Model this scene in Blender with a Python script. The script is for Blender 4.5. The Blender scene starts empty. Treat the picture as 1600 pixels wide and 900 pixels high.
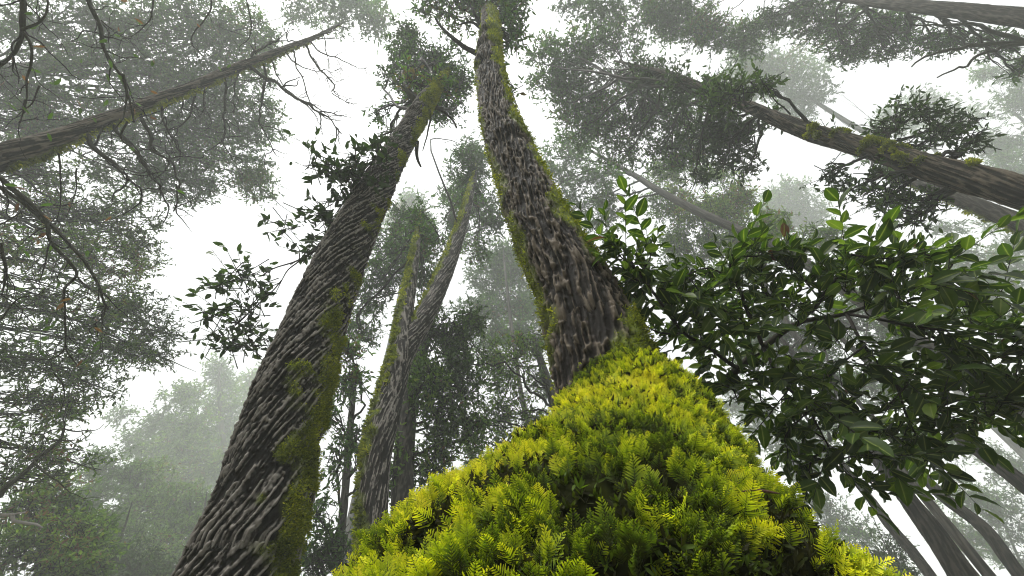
import bpy, math, time
import numpy as np
from mathutils import Matrix, Vector

T0 = time.time()
SC = bpy.context.scene
COL = SC.collection
rng = np.random.default_rng(7)

# ------------------------------------------------------------------ camera
F = 640.0                      # focal length in pixels of the 1600 px wide photograph
CAM = np.array([0.0, 0.0, 1.1])
ZEN = (765.0, -15.0)           # where the vertical meets the picture
n = np.array([(ZEN[0] - 800) / F, (450 - ZEN[1]) / F, -1.0]); n /= np.linalg.norm(n)
fwd = np.array([0, 0, -1.0]); hy = fwd - fwd.dot(n) * n; hy /= np.linalg.norm(hy)
hx = np.cross(hy, n)
M = np.stack([hx, hy, n])      # camera axes -> world
cam = bpy.data.cameras.new('camera'); cam_o = bpy.data.objects.new('camera', cam); COL.objects.link(cam_o)
cam.sensor_width = 36; cam.lens = 36 * F / 1600; cam.clip_start = 0.02; cam.clip_end = 1000
mw = Matrix([list(M[0]) + [CAM[0]], list(M[1]) + [CAM[1]], list(M[2]) + [CAM[2]], [0, 0, 0, 1]])
cam_o.matrix_world = mw
SC.camera = cam_o
UP = np.array([0, 0, 1.0])


def P(px, py, z):
    """the place at depth z that lies in the direction (px, py)"""
    return CAM + M @ np.array([(px - 800) / F * z, (450 - py) / F * z, -z])


def nrm(a):
    return a / np.maximum(np.linalg.norm(a, axis=-1, keepdims=True), 1e-9)


# ------------------------------------------------------------------ noise
def _h(ix, iy, iz, s):
    v = (ix * 374761393 + iy * 668265263 + iz * 1274126177 + s * 2654435761) & 0xFFFFFFFF
    v = ((v ^ (v >> 13)) * 1274126177) & 0xFFFFFFFF
    v = ((v ^ (v >> 16)) * 2246822519) & 0xFFFFFFFF
    return ((v ^ (v >> 15)) & 0xFFFF) / 65535.0


def vnoise(p, s=0):
    p = np.asarray(p, float)
    i = np.floor(p).astype(np.int64); f = p - i; f = f * f * f * (f * (f * 6 - 15) + 10)
    r = 0
    for dx in (0, 1):
        for dy in (0, 1):
            for dz in (0, 1):
                w = (f[..., 0] if dx else 1 - f[..., 0]) * (f[..., 1] if dy else 1 - f[..., 1]) * (f[..., 2] if dz else 1 - f[..., 2])
                r = r + w * _h(i[..., 0] + dx, i[..., 1] + dy, i[..., 2] + dz, s)
    return r


def fbm(p, o=3, s=0):
    a, t, r = 1.0, 0.0, 0
    for k in range(o):
        r = r + a * vnoise(p * (2.03 ** k) + k * 17.3, s + k); t += a; a *= .5
    return r / t


def sstep(a, b, x):
    t = np.clip((x - a) / (b - a), 0, 1)
    return t * t * (3 - 2 * t)


# ------------------------------------------------------------------ meshes
class Mesh:
    def __init__(s):
        s.v, s.q, s.t, s.at = [], [], [], {}
        s.n = 0

    def add(s, v, quads=None, tris=None, **at):
        v = np.asarray(v, float).reshape(-1, 3)
        if quads is not None and len(quads): s.q.append(np.asarray(quads, np.int64).reshape(-1, 4) + s.n)
        if tris is not None and len(tris): s.t.append(np.asarray(tris, np.int64).reshape(-1, 3) + s.n)
        for k in set(list(s.at) + list(at)):
            if k not in s.at: s.at[k] = [np.zeros(s.n)]
            a = at.get(k, 0.0)
            s.at[k].append(np.broadcast_to(np.asarray(a, float), (len(v),)))
        s.v.append(v); s.n += len(v)

    def build(s, name, mat, parent=None, smooth=True, under=None):
        me = bpy.data.meshes.new(name)
        if s.n:
            v = np.concatenate(s.v)
            if parent is not None:
                v = v - np.array(parent['at'])
            q = np.concatenate(s.q) if s.q else np.zeros((0, 4), np.int64)
            t = np.concatenate(s.t) if s.t else np.zeros((0, 3), np.int64)
            me.vertices.add(s.n); me.vertices.foreach_set('co', v.astype(np.float32).ravel())
            idx = np.concatenate([q.ravel(), t.ravel()])
            me.loops.add(len(idx)); me.loops.foreach_set('vertex_index', idx.astype(np.int32))
            cnt = np.concatenate([np.full(len(q), 4), np.full(len(t), 3)])
            st = np.concatenate([[0], np.cumsum(cnt)[:-1]])
            me.polygons.add(len(cnt)); me.polygons.foreach_set('loop_start', st.astype(np.int32))
            me.polygons.foreach_set('loop_total', cnt.astype(np.int32))
            me.polygons.foreach_set('use_smooth', np.full(len(cnt), smooth))
            for k, a in s.at.items():
                ad = me.attributes.new(k, 'FLOAT', 'POINT')
                ad.data.foreach_set('value', np.concatenate(a).astype(np.float32))
            me.update()
        me.materials.append(mat)
        o = bpy.data.objects.new(name, me); COL.objects.link(o)
        if parent is not None: o.parent = under or parent
        return o


def thing(name, label, cat, at, group=None):
    o = bpy.data.objects.new(name, None); COL.objects.link(o)
    o.empty_display_size = .2
    o.location = Vector(at); o['at'] = [float(x) for x in at]
    o['label'] = label; o['category'] = cat
    if group: o['group'] = group
    return o


def structure(o):
    o['kind'] = 'structure'; return o


def resample(pts, rad, m):
    pts = np.asarray(pts, float); rad = np.asarray(rad, float)
    if len(pts) == 2:
        t = np.linspace(0, 1, m)[:, None]
        return pts[0] * (1 - t) + pts[1] * t, rad[0] * (1 - t[:, 0]) + rad[1] * t[:, 0]
    d = np.r_[0, np.cumsum(np.linalg.norm(np.diff(pts, axis=0), axis=1))]
    ext = np.concatenate([[2 * pts[0] - pts[1]], pts, [2 * pts[-1] - pts[-2]]])
    u = np.linspace(0, d[-1], m)
    k = np.clip(np.searchsorted(d, u, side='right') - 1, 0, len(pts) - 2)
    t = ((u - d[k]) / np.maximum(d[k + 1] - d[k], 1e-9))[:, None]
    p0, p1, p2, p3 = ext[k], ext[k + 1], ext[k + 2], ext[k + 3]
    q = .5 * (2 * p1 + (p2 - p0) * t + (2 * p0 - 5 * p1 + 4 * p2 - p3) * t ** 2 + (3 * p1 - p0 - 3 * p2 + p3) * t ** 3)
    return q, rad[k] * (1 - t[:, 0]) + rad[k + 1] * t[:, 0]


def frames(p):
    t = nrm(np.gradient(p, axis=0))
    a = np.array([0, -1.0, 0]) if abs(t[0][1]) < .9 else np.array([1.0, 0, 0])
    N = np.zeros_like(p); x = a - a.dot(t[0]) * t[0]
    for i in range(len(p)):
        x = x - x.dot(t[i]) * t[i]; x /= np.linalg.norm(x); N[i] = x
    return t, N, np.cross(t, N)


def grid_quads(rows, cols, wrap=True):
    r = np.arange(rows - 1)[:, None]; c = np.arange(cols if wrap else cols - 1)[None, :]
    c2 = (c + 1) % cols
    return np.stack([r * cols + c, r * cols + c2, (r + 1) * cols + c2, (r + 1) * cols + c], -1).reshape(-1, 4)


def tube(mesh, pts, rad, sides=6, m=None, wob=0.0, **at):
    m = m or max(3, len(pts) * 3)
    p, r = resample(pts, rad, m)
    if wob:
        p = p + (np.stack([vnoise(p * 5 + k * 31.7, 5) for k in range(3)], -1) - .5) * wob
    t, N, B = frames(p)
    th = np.arange(sides) / sides * 2 * np.pi
    v = p[:, None] + r[:, None, None] * (np.cos(th)[None, :, None] * N[:, None] + np.sin(th)[None, :, None] * B[:, None])
    mesh.add(v.reshape(-1, 3), grid_quads(m, sides), **at)


def twigs(mesh, a, b, r0, r1):
    """many straight three-sided twigs a->b at once"""
    if not len(a): return
    t = nrm(b - a); s = nrm(np.cross(t, np.array([.31, .77, .55]))); u = np.cross(t, s)
    V = []
    for e, r in ((a, r0), (b, r1)):
        for k in range(3):
            an = k * 2.0944
            V.append(e + np.asarray(r).reshape(-1, 1) * (math.cos(an) * s + math.sin(an) * u))
    v = np.stack(V, 1)
    q = np.array([[0, 1, 4, 3], [1, 2, 5, 4], [2, 0, 3, 5]])
    mesh.add(v.reshape(-1, 3), (np.arange(len(a))[:, None, None] * 6 + q[None]).reshape(-1, 4), ridge=.3, moss=0.0)


# leaf outlines: (along, side, lift)
MID = (np.array([[0, 0, 0], [.30, .5, .10], [.68, .40, .06], [1, 0, -.12], [.68, -.40, .06], [.30, -.5, .10]]),
       np.array([[0, 1, 2, 3], [0, 3, 4, 5]]))
_w = [0.03, .31, .45, .5, .49, .41, .25, 0.015]
_nr = []
for i, w in enumerate(_w):
    x = i / 7
    for sd in (-1, -.5, 0, .5, 1):
        _nr.append([x, sd * w, abs(sd) * w * .22 - .16 * x * x + (.015 if (i + (sd > 0)) % 2 else -.015) * abs(sd)])
NEAR = (np.array(_nr), np.array([[i * 5 + j, i * 5 + j + 1, i * 5 + j + 6, i * 5 + j + 5] for i in range(7) for j in range(4)]))


def leaves(mesh, pos, d, up, L, W, tone, shape=MID):
    if not len(pos): return
    d = nrm(d); s = nrm(np.cross(up, d)); u = np.cross(d, s)
    tv, tq = shape
    L = np.broadcast_to(L, (len(pos),))[:, None, None]; W = np.broadcast_to(W, (len(pos),))[:, None, None]
    v = pos[:, None] + L * tv[None, :, 0:1] * d[:, None] + W * tv[None, :, 1:2] * s[:, None] + (W if shape is MID else W * 1.6) * tv[None, :, 2:3] * u[:, None]
    k = len(tv)
    q = (np.arange(len(pos))[:, None, None] * k + tq[None]).reshape(-1, 4)
    at = {'tone': np.repeat(tone, k)}
    if shape is NEAR:
        at['rib'] = np.tile(np.where(np.abs(tv[:, 1]) < 1e-6, 1.0, 0.0), len(pos))
    mesh.add(v.reshape(-1, 3), q, **at)


# ------------------------------------------------------------------ materials
def nodes(name):
    m = bpy.data.materials.new(name); m.use_nodes = True
    nt = m.node_tree; nt.nodes.clear()
    out = nt.nodes.new('ShaderNodeOutputMaterial')
    return m, nt, out


def nd(nt, kind, **kw):
    x = nt.nodes.new(kind)
    for k, v in kw.items():
        if k.startswith('i_'):
            x.inputs[k[2:].replace('_', ' ')].default_value = v
        else: setattr(x, k, v)
    return x


def ramp(nt, stops):
    r = nt.nodes.new('ShaderNodeValToRGB'); e = r.color_ramp.elements
    while len(e) < len(stops): e.new(.5)
    for x, (p, c) in zip(e, stops): x.position = p; x.color = (*c, 1)
    return r


def attr(nt, name):
    a = nt.nodes.new('ShaderNodeAttribute'); a.attribute_name = name; return a.outputs['Fac']


def bark_mat(name, dark, mid, pale, moss=(.13, .16, .018), moss2=(.04, .055, .012), scale=1.0, bump=.5):
    m, nt, out = nodes(name); L = nt.links.new
    bs = nd(nt, 'ShaderNodeBsdfPrincipled'); bs.inputs['Roughness'].default_value = .78
    bs.inputs['Specular IOR Level'].default_value = .08
    tc = nd(nt, 'ShaderNodeTexCoord')
    n1 = nd(nt, 'ShaderNodeTexNoise'); n1.inputs['Scale'].default_value = 9 * scale; n1.inputs['Detail'].default_value = 5
    n2 = nd(nt, 'ShaderNodeTexNoise'); n2.inputs['Scale'].default_value = 70 * scale; n2.inputs['Detail'].default_value = 4
    L(tc.outputs['Object'], n1.inputs['Vector']); L(tc.outputs['Object'], n2.inputs['Vector'])
    add = nd(nt, 'ShaderNodeMath', operation='MULTIPLY_ADD'); L(n2.outputs['Fac'], add.inputs[0]); add.inputs[1].default_value = .5; L(attr(nt, 'ridge'), add.inputs[2])
    add2 = nd(nt, 'ShaderNodeMath', operation='MULTIPLY_ADD'); L(n1.outputs['Fac'], add2.inputs[0]); add2.inputs[1].default_value = .5; L(add.outputs[0], add2.inputs[2])
    r = ramp(nt, [(.30, dark), (.72, mid), (1.0, mid), (1.25 / 1.3, pale)])
    sc = nd(nt, 'ShaderNodeMath', operation='MULTIPLY'); L(add2.outputs[0], sc.inputs[0]); sc.inputs[1].default_value = .62
    r = ramp(nt, [(.26, dark), (.56, mid), (.92, pale)])
    L(sc.outputs[0], r.inputs['Fac'])
    mr = ramp(nt, [(.3, moss2), (.7, moss)]); L(n2.outputs['Fac'], mr.inputs['Fac'])
    mx = nd(nt, 'ShaderNodeMix', data_type='RGBA'); L(attr(nt, 'moss'), mx.inputs[0]); L(r.outputs[0], mx.inputs[6]); L(mr.outputs[0], mx.inputs[7])
    L(mx.outputs[2], bs.inputs['Base Color'])
    bp = nd(nt, 'ShaderNodeBump'); bp.inputs['Strength'].default_value = bump; bp.inputs['Distance'].default_value = .01
    L(add.outputs[0], bp.inputs['Height']); L(bp.outputs[0], bs.inputs['Normal'])
    L(bs.outputs[0], out.inputs[0])
    return m


def leaf_mat(name, stops, trans=.38, rough=.5, spec=.14, tcol=(1.5, 1.7, .6), rib=False):
    m, nt, out = nodes(name); L = nt.links.new
    r = ramp(nt, stops); L(attr(nt, 'tone'), r.inputs['Fac'])
    col = r.outputs[0]
    if rib:
        mx = nd(nt, 'ShaderNodeMix', data_type='RGBA'); L(attr(nt, 'rib'), mx.inputs[0]); L(col, mx.inputs[6]); mx.inputs[7].default_value = (.16, .19, .06, 1)
        mm = nd(nt, 'ShaderNodeMath', operation='POWER'); L(attr(nt, 'rib'), mm.inputs[0]); mm.inputs[1].default_value = 6; L(mm.outputs[0], mx.inputs[0])
        tc = nd(nt, 'ShaderNodeTexCoord'); no = nd(nt, 'ShaderNodeTexNoise'); no.inputs['Scale'].default_value = 40; L(tc.outputs['Object'], no.inputs['Vector'])
        hs = nd(nt, 'ShaderNodeHueSaturation'); mp = nd(nt, 'ShaderNodeMapRange'); mp.inputs[3].default_value = .7; mp.inputs[4].default_value = 1.3
        L(no.outputs['Fac'], mp.inputs[0]); L(mp.outputs[0], hs.inputs['Value']); L(mx.outputs[2], hs.inputs['Color']); col = hs.outputs[0]
    bs = nd(nt, 'ShaderNodeBsdfPrincipled'); bs.inputs['Roughness'].default_value = rough; bs.inputs['Specular IOR Level'].default_value = spec
    L(col, bs.inputs['Base Color'])
    tr = nd(nt, 'ShaderNodeBsdfTranslucent')
    mu = nd(nt, 'ShaderNodeMix', data_type='RGBA', blend_type='MULTIPLY'); mu.inputs[0].default_value = 1
    L(col, mu.inputs[6]); mu.inputs[7].default_value = (*tcol, 1); L(mu.outputs[2], tr.inputs['Color'])
    ms = nd(nt, 'ShaderNodeMixShader'); ms.inputs[0].default_value = trans
    L(bs.outputs[0], ms.inputs[1]); L(tr.outputs[0], ms.inputs[2]); L(ms.outputs[0], out.inputs[0])
    return m


BARK = bark_mat('furrowed bark', (.005, .0042, .0036), (.014, .012, .0105), (.15, .138, .125))
BARK1 = bark_mat('dark ridged bark', (.004, .0032, .0025), (.013, .010, .0075), (.080, .066, .050))
BARK_F = bark_mat('grey forest bark', (.007, .006, .005), (.015, .013, .011), (.05, .045, .038), scale=.7)
TWIG = bark_mat('twig bark', (.010, .009, .008), (.020, .017, .015), (.05, .045, .04), scale=1)
LEAF_C = leaf_mat('canopy leaves', [(0, (.014, .030, .009)), (.55, (.036, .082, .018)), (.9, (.070, .135, .024)), (1, (.08, .06, .03))])
LEAF_D = leaf_mat('dark canopy leaves', [(0, (.010, .020, .006)), (.6, (.024, .048, .011)), (1, (.048, .085, .016))], trans=.3)
LEAF_L = leaf_mat('pale canopy leaves', [(0, (.022, .044, .011)), (.6, (.062, .115, .022)), (.88, (.12, .18, .03)), (1, (.10, .05, .035))])
LEAF_N = leaf_mat('glossy laurel leaves', [(0, (.009, .018, .004)), (.6, (.029, .056, .008)), (.93, (.085, .13, .016)), (.965, (.05, .022, .014)), (1, (.07, .03, .02))], trans=.46, rough=.40, spec=.17, rib=True)
MOSS_T = leaf_mat('trunk moss', [(0, (.035, .045, .010)), (.5, (.15, .175, .018)), (1, (.36, .36, .03))], trans=.35, rough=.8, spec=.1, tcol=(1.4, 1.5, .5))
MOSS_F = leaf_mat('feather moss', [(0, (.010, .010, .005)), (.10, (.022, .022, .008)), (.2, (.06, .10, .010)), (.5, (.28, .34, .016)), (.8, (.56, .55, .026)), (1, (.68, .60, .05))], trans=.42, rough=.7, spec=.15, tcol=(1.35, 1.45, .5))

BARK_S = bark_mat('wet dark bark', (.004, .0035, .003), (.009, .0075, .006), (.034, .029, .024), scale=.7)


# ------------------------------------------------------------------ trees
def hz(p):
    return p[:2] - CAM[:2]


def auto_z(px0, py0, z0, px1, py1):
    """depth at which the second direction comes closest to standing plumb above the first place"""
    a = P(px0, py0, z0); zs = np.linspace(.5, 120, 6000)
    q = np.array([P(px1, py1, z) for z in zs])
    d = np.linalg.norm(q[:, :2] - a[:2], axis=1)
    return zs[d.argmin()], d.min()


def axis_from(spec, z0, z1=None):
    """spec [(px, py, width px)] bottom to top -> world places and radii, nearly straight in space"""
    px = np.array([s[:2] for s in spec], float); w = np.array([s[2] for s in spec], float)
    if z1 is None:
        z1, _ = auto_z(*px[0], z0, *px[-1])
    l = np.r_[0, np.cumsum(np.linalg.norm(np.diff(px, axis=0), axis=1))]; t = l / l[-1]
    z = 1 / ((1 - t) / z0 + t / z1)
    pts = np.array([P(a[0], a[1], k) for a, k in zip(px, z)])
    ax = nrm(np.gradient(pts, axis=0)); wd = nrm(np.cross(ax, pts - CAM))

    def proj(p):
        q = (p - CAM) @ M
        return np.stack([q[:, 0] / -q[:, 2] * F, -q[:, 1] / -q[:, 2] * F], -1)
    e = .01; im = nrm(np.gradient(px, axis=0)); dq = proj(pts + wd * e) - proj(pts - wd * e)
    wpx = np.abs(dq[:, 0] * im[:, 1] - dq[:, 1] * im[:, 0])
    return pts, w / np.maximum(wpx, 1e-6) * e, z


def to_ground(pts, rad, blend=.6, flare=1.35):
    d = nrm(pts[0] - pts[min(1, len(pts) - 1)])
    d = nrm(d * (1 - blend) + np.array([0, 0, -1.0]) * blend)
    h = pts[0][2] + .15
    b = pts[0] + d * (h / max(-d[2], .2))
    mid = pts[0] + (b - pts[0]) * .5
    r0 = max(rad[0], rad[min(1, len(rad) - 1)])
    return np.concatenate([[b], [mid], pts]), np.concatenate([[r0 * flare * 1.25], [r0 * 1.12], rad])


def trunk_mesh(pts, rad, sides, rings, ridge=(.035, .15, .3), amp=.012, lump=.05, moss_fn=None, seed=0, collars=(), pw=2.2, zuniform=True, strip=False):
    """one continuous bark surface; ridge = (spacing across, length along, sideways slope)"""
    p, r = resample(pts, rad, 400)
    if zuniform:     # put the rings where they are near the eye
        dist = np.linalg.norm(p - CAM, axis=1)
        seg = np.linalg.norm(np.diff(p, axis=0), axis=1); s = np.r_[0, np.cumsum(seg / (.5 * (dist[1:] + dist[:-1])))]
        u = np.interp(np.linspace(0, s[-1], rings), s, np.arange(400))
    else: u = np.linspace(0, 399, rings)
    i = np.clip(u.astype(int), 0, 398); f = (u - i)[:, None]
    p = p[i] * (1 - f) + p[i + 1] * f; r = r[i] * (1 - f[:, 0]) + r[i + 1] * f[:, 0]
    ln = np.r_[0, np.cumsum(np.linalg.norm(np.diff(p, axis=0), axis=1))]
    t, N, B = frames(p)
    th = np.arange(sides) / sides * 2 * np.pi
    TH = np.broadcast_to(th, (rings, sides)); V = np.broadcast_to(ln[:, None], (rings, sides)); R = np.broadcast_to(r[:, None], (rings, sides))
    nv = np.cos(th)[None, :, None] * N[:, None] + np.sin(th)[None, :, None] * B[:, None]
    sp, sl, sh = ridge
    ang = TH - sh * V / R.mean()
    r0 = float(r.mean())
    c = np.stack([np.cos(ang) * r0 / sp, np.sin(ang) * r0 / sp, V / sl], -1)
    warp = (vnoise(np.stack([np.cos(TH) * 3 * r0 * 4, np.sin(TH) * 3 * r0 * 4, V * 4], -1), seed + 3) - .5) * .9
    c[..., 2] += warp
    c[..., 0] += warp * .8
    n1, n2 = vnoise(c, seed), vnoise(c * np.array([1.6, 1.6, 1.5]) + 9, seed + 1)
    fine = fbm(np.stack([np.cos(TH) * r0 / .012, np.sin(TH) * r0 / .012, V / .02], -1), 2, seed + 7)
    if strip:                   # short separate ridges
        h = np.maximum(sstep(.46, .80, n1 + (fine - .5) * .35), .8 * sstep(.50, .82, n2 + (fine - .5) * .35))
    else:                       # an interlacing net of ridges
        h = np.clip((1 - np.abs(2 * n1 - 1)) * .7 + (1 - np.abs(2 * n2 - 1)) * .45, 0, 1.1) ** pw
    h = h * (.6 + .8 * fine)
    if strip:                   # slanting ledges, fairly regular, broken along their length
        k = max(6, round(2 * np.pi * r0 / (sp * 2.15)))
        wv = fbm(np.stack([np.cos(TH) * r0 / .22, np.sin(TH) * r0 / .22, V / .40], -1), 2, seed + 31)
        ph = np.sin(k * ang + (wv - .5) * 9)
        br = vnoise(np.stack([np.cos(ang) * r0 / (sp * 2.2), np.sin(ang) * r0 / (sp * 2.2), V / (sl * .5)], -1) + 70, seed + 33)
        h = np.maximum(h * .75, sstep(.0, .95, ph + (fine - .5) * .7) * (.08 + .97 * sstep(.34, .52, br)) * (.55 + .9 * fine))
    lp = np.stack([np.cos(TH) * 1.3, np.sin(TH) * 1.3, V / max(r0, .05) * .35], -1)
    lo = fbm(lp, 3, seed + 11) - .5
    rr = R * (1 + lump * 2 * lo)
    for (v0, th0, am, wd) in collars:       # healed branch collars: arched swellings with a recess below
        x = (V - v0 - .16 * np.cos(TH - th0) * r0 * 2) / wd
        g = np.exp(-x * x) * (.55 + .45 * np.cos(TH - th0))
        rr = rr + am * g * r0 - am * .7 * r0 * np.exp(-(x + 1.6) ** 2) * (.5 + .5 * np.cos(TH - th0))
    ms = np.zeros_like(h)
    if moss_fn is not None:
        ms = moss_fn(p[:, None] + R[..., None] * nv, nv, V / ln[-1], seed)
    A = np.minimum(amp, R * .16)
    rr = rr + A * (h - .3) * (1 - .55 * ms) + ms * .008
    v = p[:, None] + rr[..., None] * nv
    me = Mesh()
    me.add(v.reshape(-1, 3), grid_quads(rings, sides), ridge=(sstep(.12, 1.0, h) ** 1.25).ravel(), moss=ms.ravel())
    me.grid = v; me.nv = nv; me.ms = ms; me.p = p; me.r = r
    top = len(p) - 1
    me.add(np.concatenate([v[top], [p[top] + t[top] * r[top] * .4]]), tris=[[k, (k + 1) % sides, sides] for k in range(sides)], ridge=.4, moss=ms[top].mean())
    return me


def moss_tufts(mesh, tm, count, size, seed=0, grow=.15, sag=.35, reach=12):
    """small leafy moss shoots scattered where the bark carries moss"""
    g = np.random.default_rng(seed)
    rings, sides = tm.ms.shape
    dist = np.linalg.norm(tm.grid - CAM, axis=-1)
    vlen = np.gradient(np.r_[0, np.cumsum(np.linalg.norm(np.diff(tm.p, axis=0), axis=1))])
    w = (np.clip(tm.ms - .25, 0, 1) * (vlen * tm.r)[:, None] / np.clip(dist, 1, 20) ** 1.3).ravel(); w /= w.sum()
    k = g.choice(len(w), count, p=w)
    pos = tm.grid.reshape(-1, 3)[k] + g.normal(0, .006, (count, 3)); nv = tm.nv.reshape(-1, 3)[k]
    s = size * g.uniform(.5, 1.4, count) * np.clip(dist.ravel()[k] / 4, .8, 1.25)
    base = fbm(pos * 6, 2, seed)
    for b in range(4):
        d = nrm(nv + UP * (grow - sag * g.random((count, 1))) + g.normal(0, .55, (count, 3)))
        up = nrm(nv + g.normal(0, .7, (count, 3)))
        tone = np.clip(base * .9 + g.normal(0, .16, count) - .05, 0, 1)
        leaves(mesh, pos + g.normal(0, .008, (count, 3)), d, up, s, s * .34, tone)


def side_moss(side, thr=.45, soft=.35, low=0., high=1., nsc=5., top=None, sec=None, band=None):
    side = nrm(np.array(side, float))

    def fn(pos, nv, t, seed):
        a = nv @ side
        no = fbm(pos * nsc, 3, seed + 40) - .5
        x = a + no * 1.5
        if top is not None: x = x + top[2] * sstep(top[0], top[1], t)
        if band is not None: x = x + band[2] * np.exp(-((pos[..., 2] - band[0]) / band[1]) ** 4)
        m = sstep(thr - soft / 2, thr + soft / 2, x)
        if sec is not None:
            m = np.maximum(m, sec[1] * sstep(.55, .8, nv @ nrm(np.array(sec[0], float)) + no * 1.2))
        return m * sstep(low - .06, low + .02, t)
    return fn


def deep(z):
    return z if z < 7 else (7 + (z - 7) * 1.35 if z < 13 else 15.1 + (z - 13) * 2.7)


def lobe_pts(g, c, rx, ry, rz, num, gap=.45, seed=0, size=1.0):
    out = []
    tot = 0
    while tot < num:
        q = g.normal(0, 1, (num * 2, 3)); q = nrm(q) * (g.random((len(q), 1)) ** (1 / 2.3))
        q = q * (1 + .22 * (fbm(q * 1.6 + seed * 3.1, 2, seed)[:, None] * 2 - 1) * 1.6)
        w = c + (q * np.array([rx, ry, rz])) @ M.T
        k = fbm(w * (1.35 / size), 2, seed + 5)
        w = w[k + g.normal(0, .05, len(k)) > gap]
        if len(w) == 0: gap -= .05; continue
        out.append(w); tot += len(w)
    return np.concatenate(out)[:num]


def crown(lobes, leaf_mesh, wood_mesh, attach, L=.11, ratio=.36, cover=1.25, seed=0, gap=.44, per=9, tone=(0, 1), limb_r=.03, subs=7, hang=.15, size=1.0, shape=MID, flat=.8):
    """lobes [(px, py, rx px, ry px, depth)] : limbs from the stem, side branches, twigs and leaves"""
    g = np.random.default_rng(seed)
    at = np.asarray(attach, float)
    for li, lb in enumerate(lobes):
        px, py, rx, ry, z = lb[:5]; cv = cover * (lb[5] if len(lb) > 5 else 1)
        z = deep(z)
        c = P(px, py, z); sx, sy = rx * z / F, ry * z / F; sz = .5 * (sx + sy)
        Lz = max(L, .0085 * z)
        area = math.pi * sx * sy * 2.3
        nl = max(24, int(cv * area / (Lz * Lz * ratio * .62)))
        nt = max(3, nl // per)
        tp = lobe_pts(g, c, sx, sy, sz, nt, gap, seed * 13 + li, size * max(1, z / 13))
        d = nrm((tp - c) / max(sz, .1) * .8 + g.normal(0, .55, (nt, 3)) + UP * .1)
        tl = Lz * g.uniform(1.6, 3.2, nt)
        twigs(wood_mesh, tp - d * tl[:, None], tp + d * tl[:, None] * .9, np.full(nt, .0045 + .0004 * z), np.full(nt, .0015 + .0002 * z))
        # limb
        k = np.argmin(np.linalg.norm(at - c, axis=1) + .6 * np.maximum(0, at[:, 2] - c[2] + .3))
        if k > len(at) * .9: k = int(len(at) * (.58 + .38 * g.random()))
        a = at[k]; m1 = a * .55 + c * .45 + g.normal(0, .08, 3) * np.linalg.norm(c - a)
        lr = min(limb_r, .02 + .02 * np.linalg.norm(c - a))
        tube(wood_mesh, [a, m1, c, c + (c - m1) * .4], [lr, lr * .7, lr * .42, lr * .15], 5, 14, wob=.12, ridge=.35, moss=0.0)
        for s in range(subs):
            t0 = g.uniform(.35, 1.0); st = a + (c - a) * t0 if t0 < .45 else m1 + (c - m1) * ((t0 - .45) / .55)
            e = tp[g.integers(nt)]
            tube(wood_mesh, [st, st * .5 + e * .5 + g.normal(0, .12, 3) * sz + UP * .06 * sz, e], [lr * .42, lr * .28, lr * .08], 4, 9, wob=.10, ridge=.3, moss=0.0)
        # leaves
        n_ = per
        ti = np.repeat(np.arange(nt), n_)
        f = g.uniform(-.6, 1, len(ti))
        pos = tp[ti] + d[ti] * (f * tl[ti])[:, None]
        ld = nrm(d[ti] * .55 + g.normal(0, .62, (len(ti), 3)) - UP * hang)
        up = nrm(UP * flat + g.normal(0, .5, (len(ti), 3)))
        tn = np.clip(fbm(tp * .9 / max(1, z / 13), 2, seed)[ti] * 1.2 - .35 + g.normal(.2, .2, len(ti)), 0, 1) * (tone[1] - tone[0]) + tone[0]
        ls = Lz * g.uniform(.65, 1.25, len(ti))
        leaves(leaf_mesh, pos, ld, up, ls, ls * ratio, tn, shape)


def wander(mesh, a, d, length, r, g, depth=2, kids=(3, 6), droop=.0, curl=.25, sides=5, spread=.9, tips=None, m=9):
    """a bare branch that forks and wanders"""
    pts = [np.array(a, float)]; d = nrm(np.array(d, float)); k = 8
    for i in range(k):
        d = nrm(d + g.normal(0, curl, 3) - UP * droop); pts.append(pts[-1] + d * length / k)
    rad = np.linspace(r, r * .3, k + 1)
    tube(mesh, pts, rad, sides, k * 2, ridge=.3, moss=0.0)
    if tips is not None and depth <= 1: tips.append((pts[-1], d)); tips.append((pts[5], d))
    if depth > 0:
        for _ in range(g.integers(*kids)):
            i = g.integers(2, k + 1); t = nrm(pts[i] - pts[i - 1])
            nd_ = nrm(t * .6 + nrm(g.normal(0, 1, 3)) * spread)
            wander(mesh, pts[i], nd_, length * g.uniform(.35, .6), rad[i] * .6, g, depth - 1, (max(1, kids[0] - 1), max(2, kids[1] - 1)), droop, curl, max(3, sides - 1), spread, tips)


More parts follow.
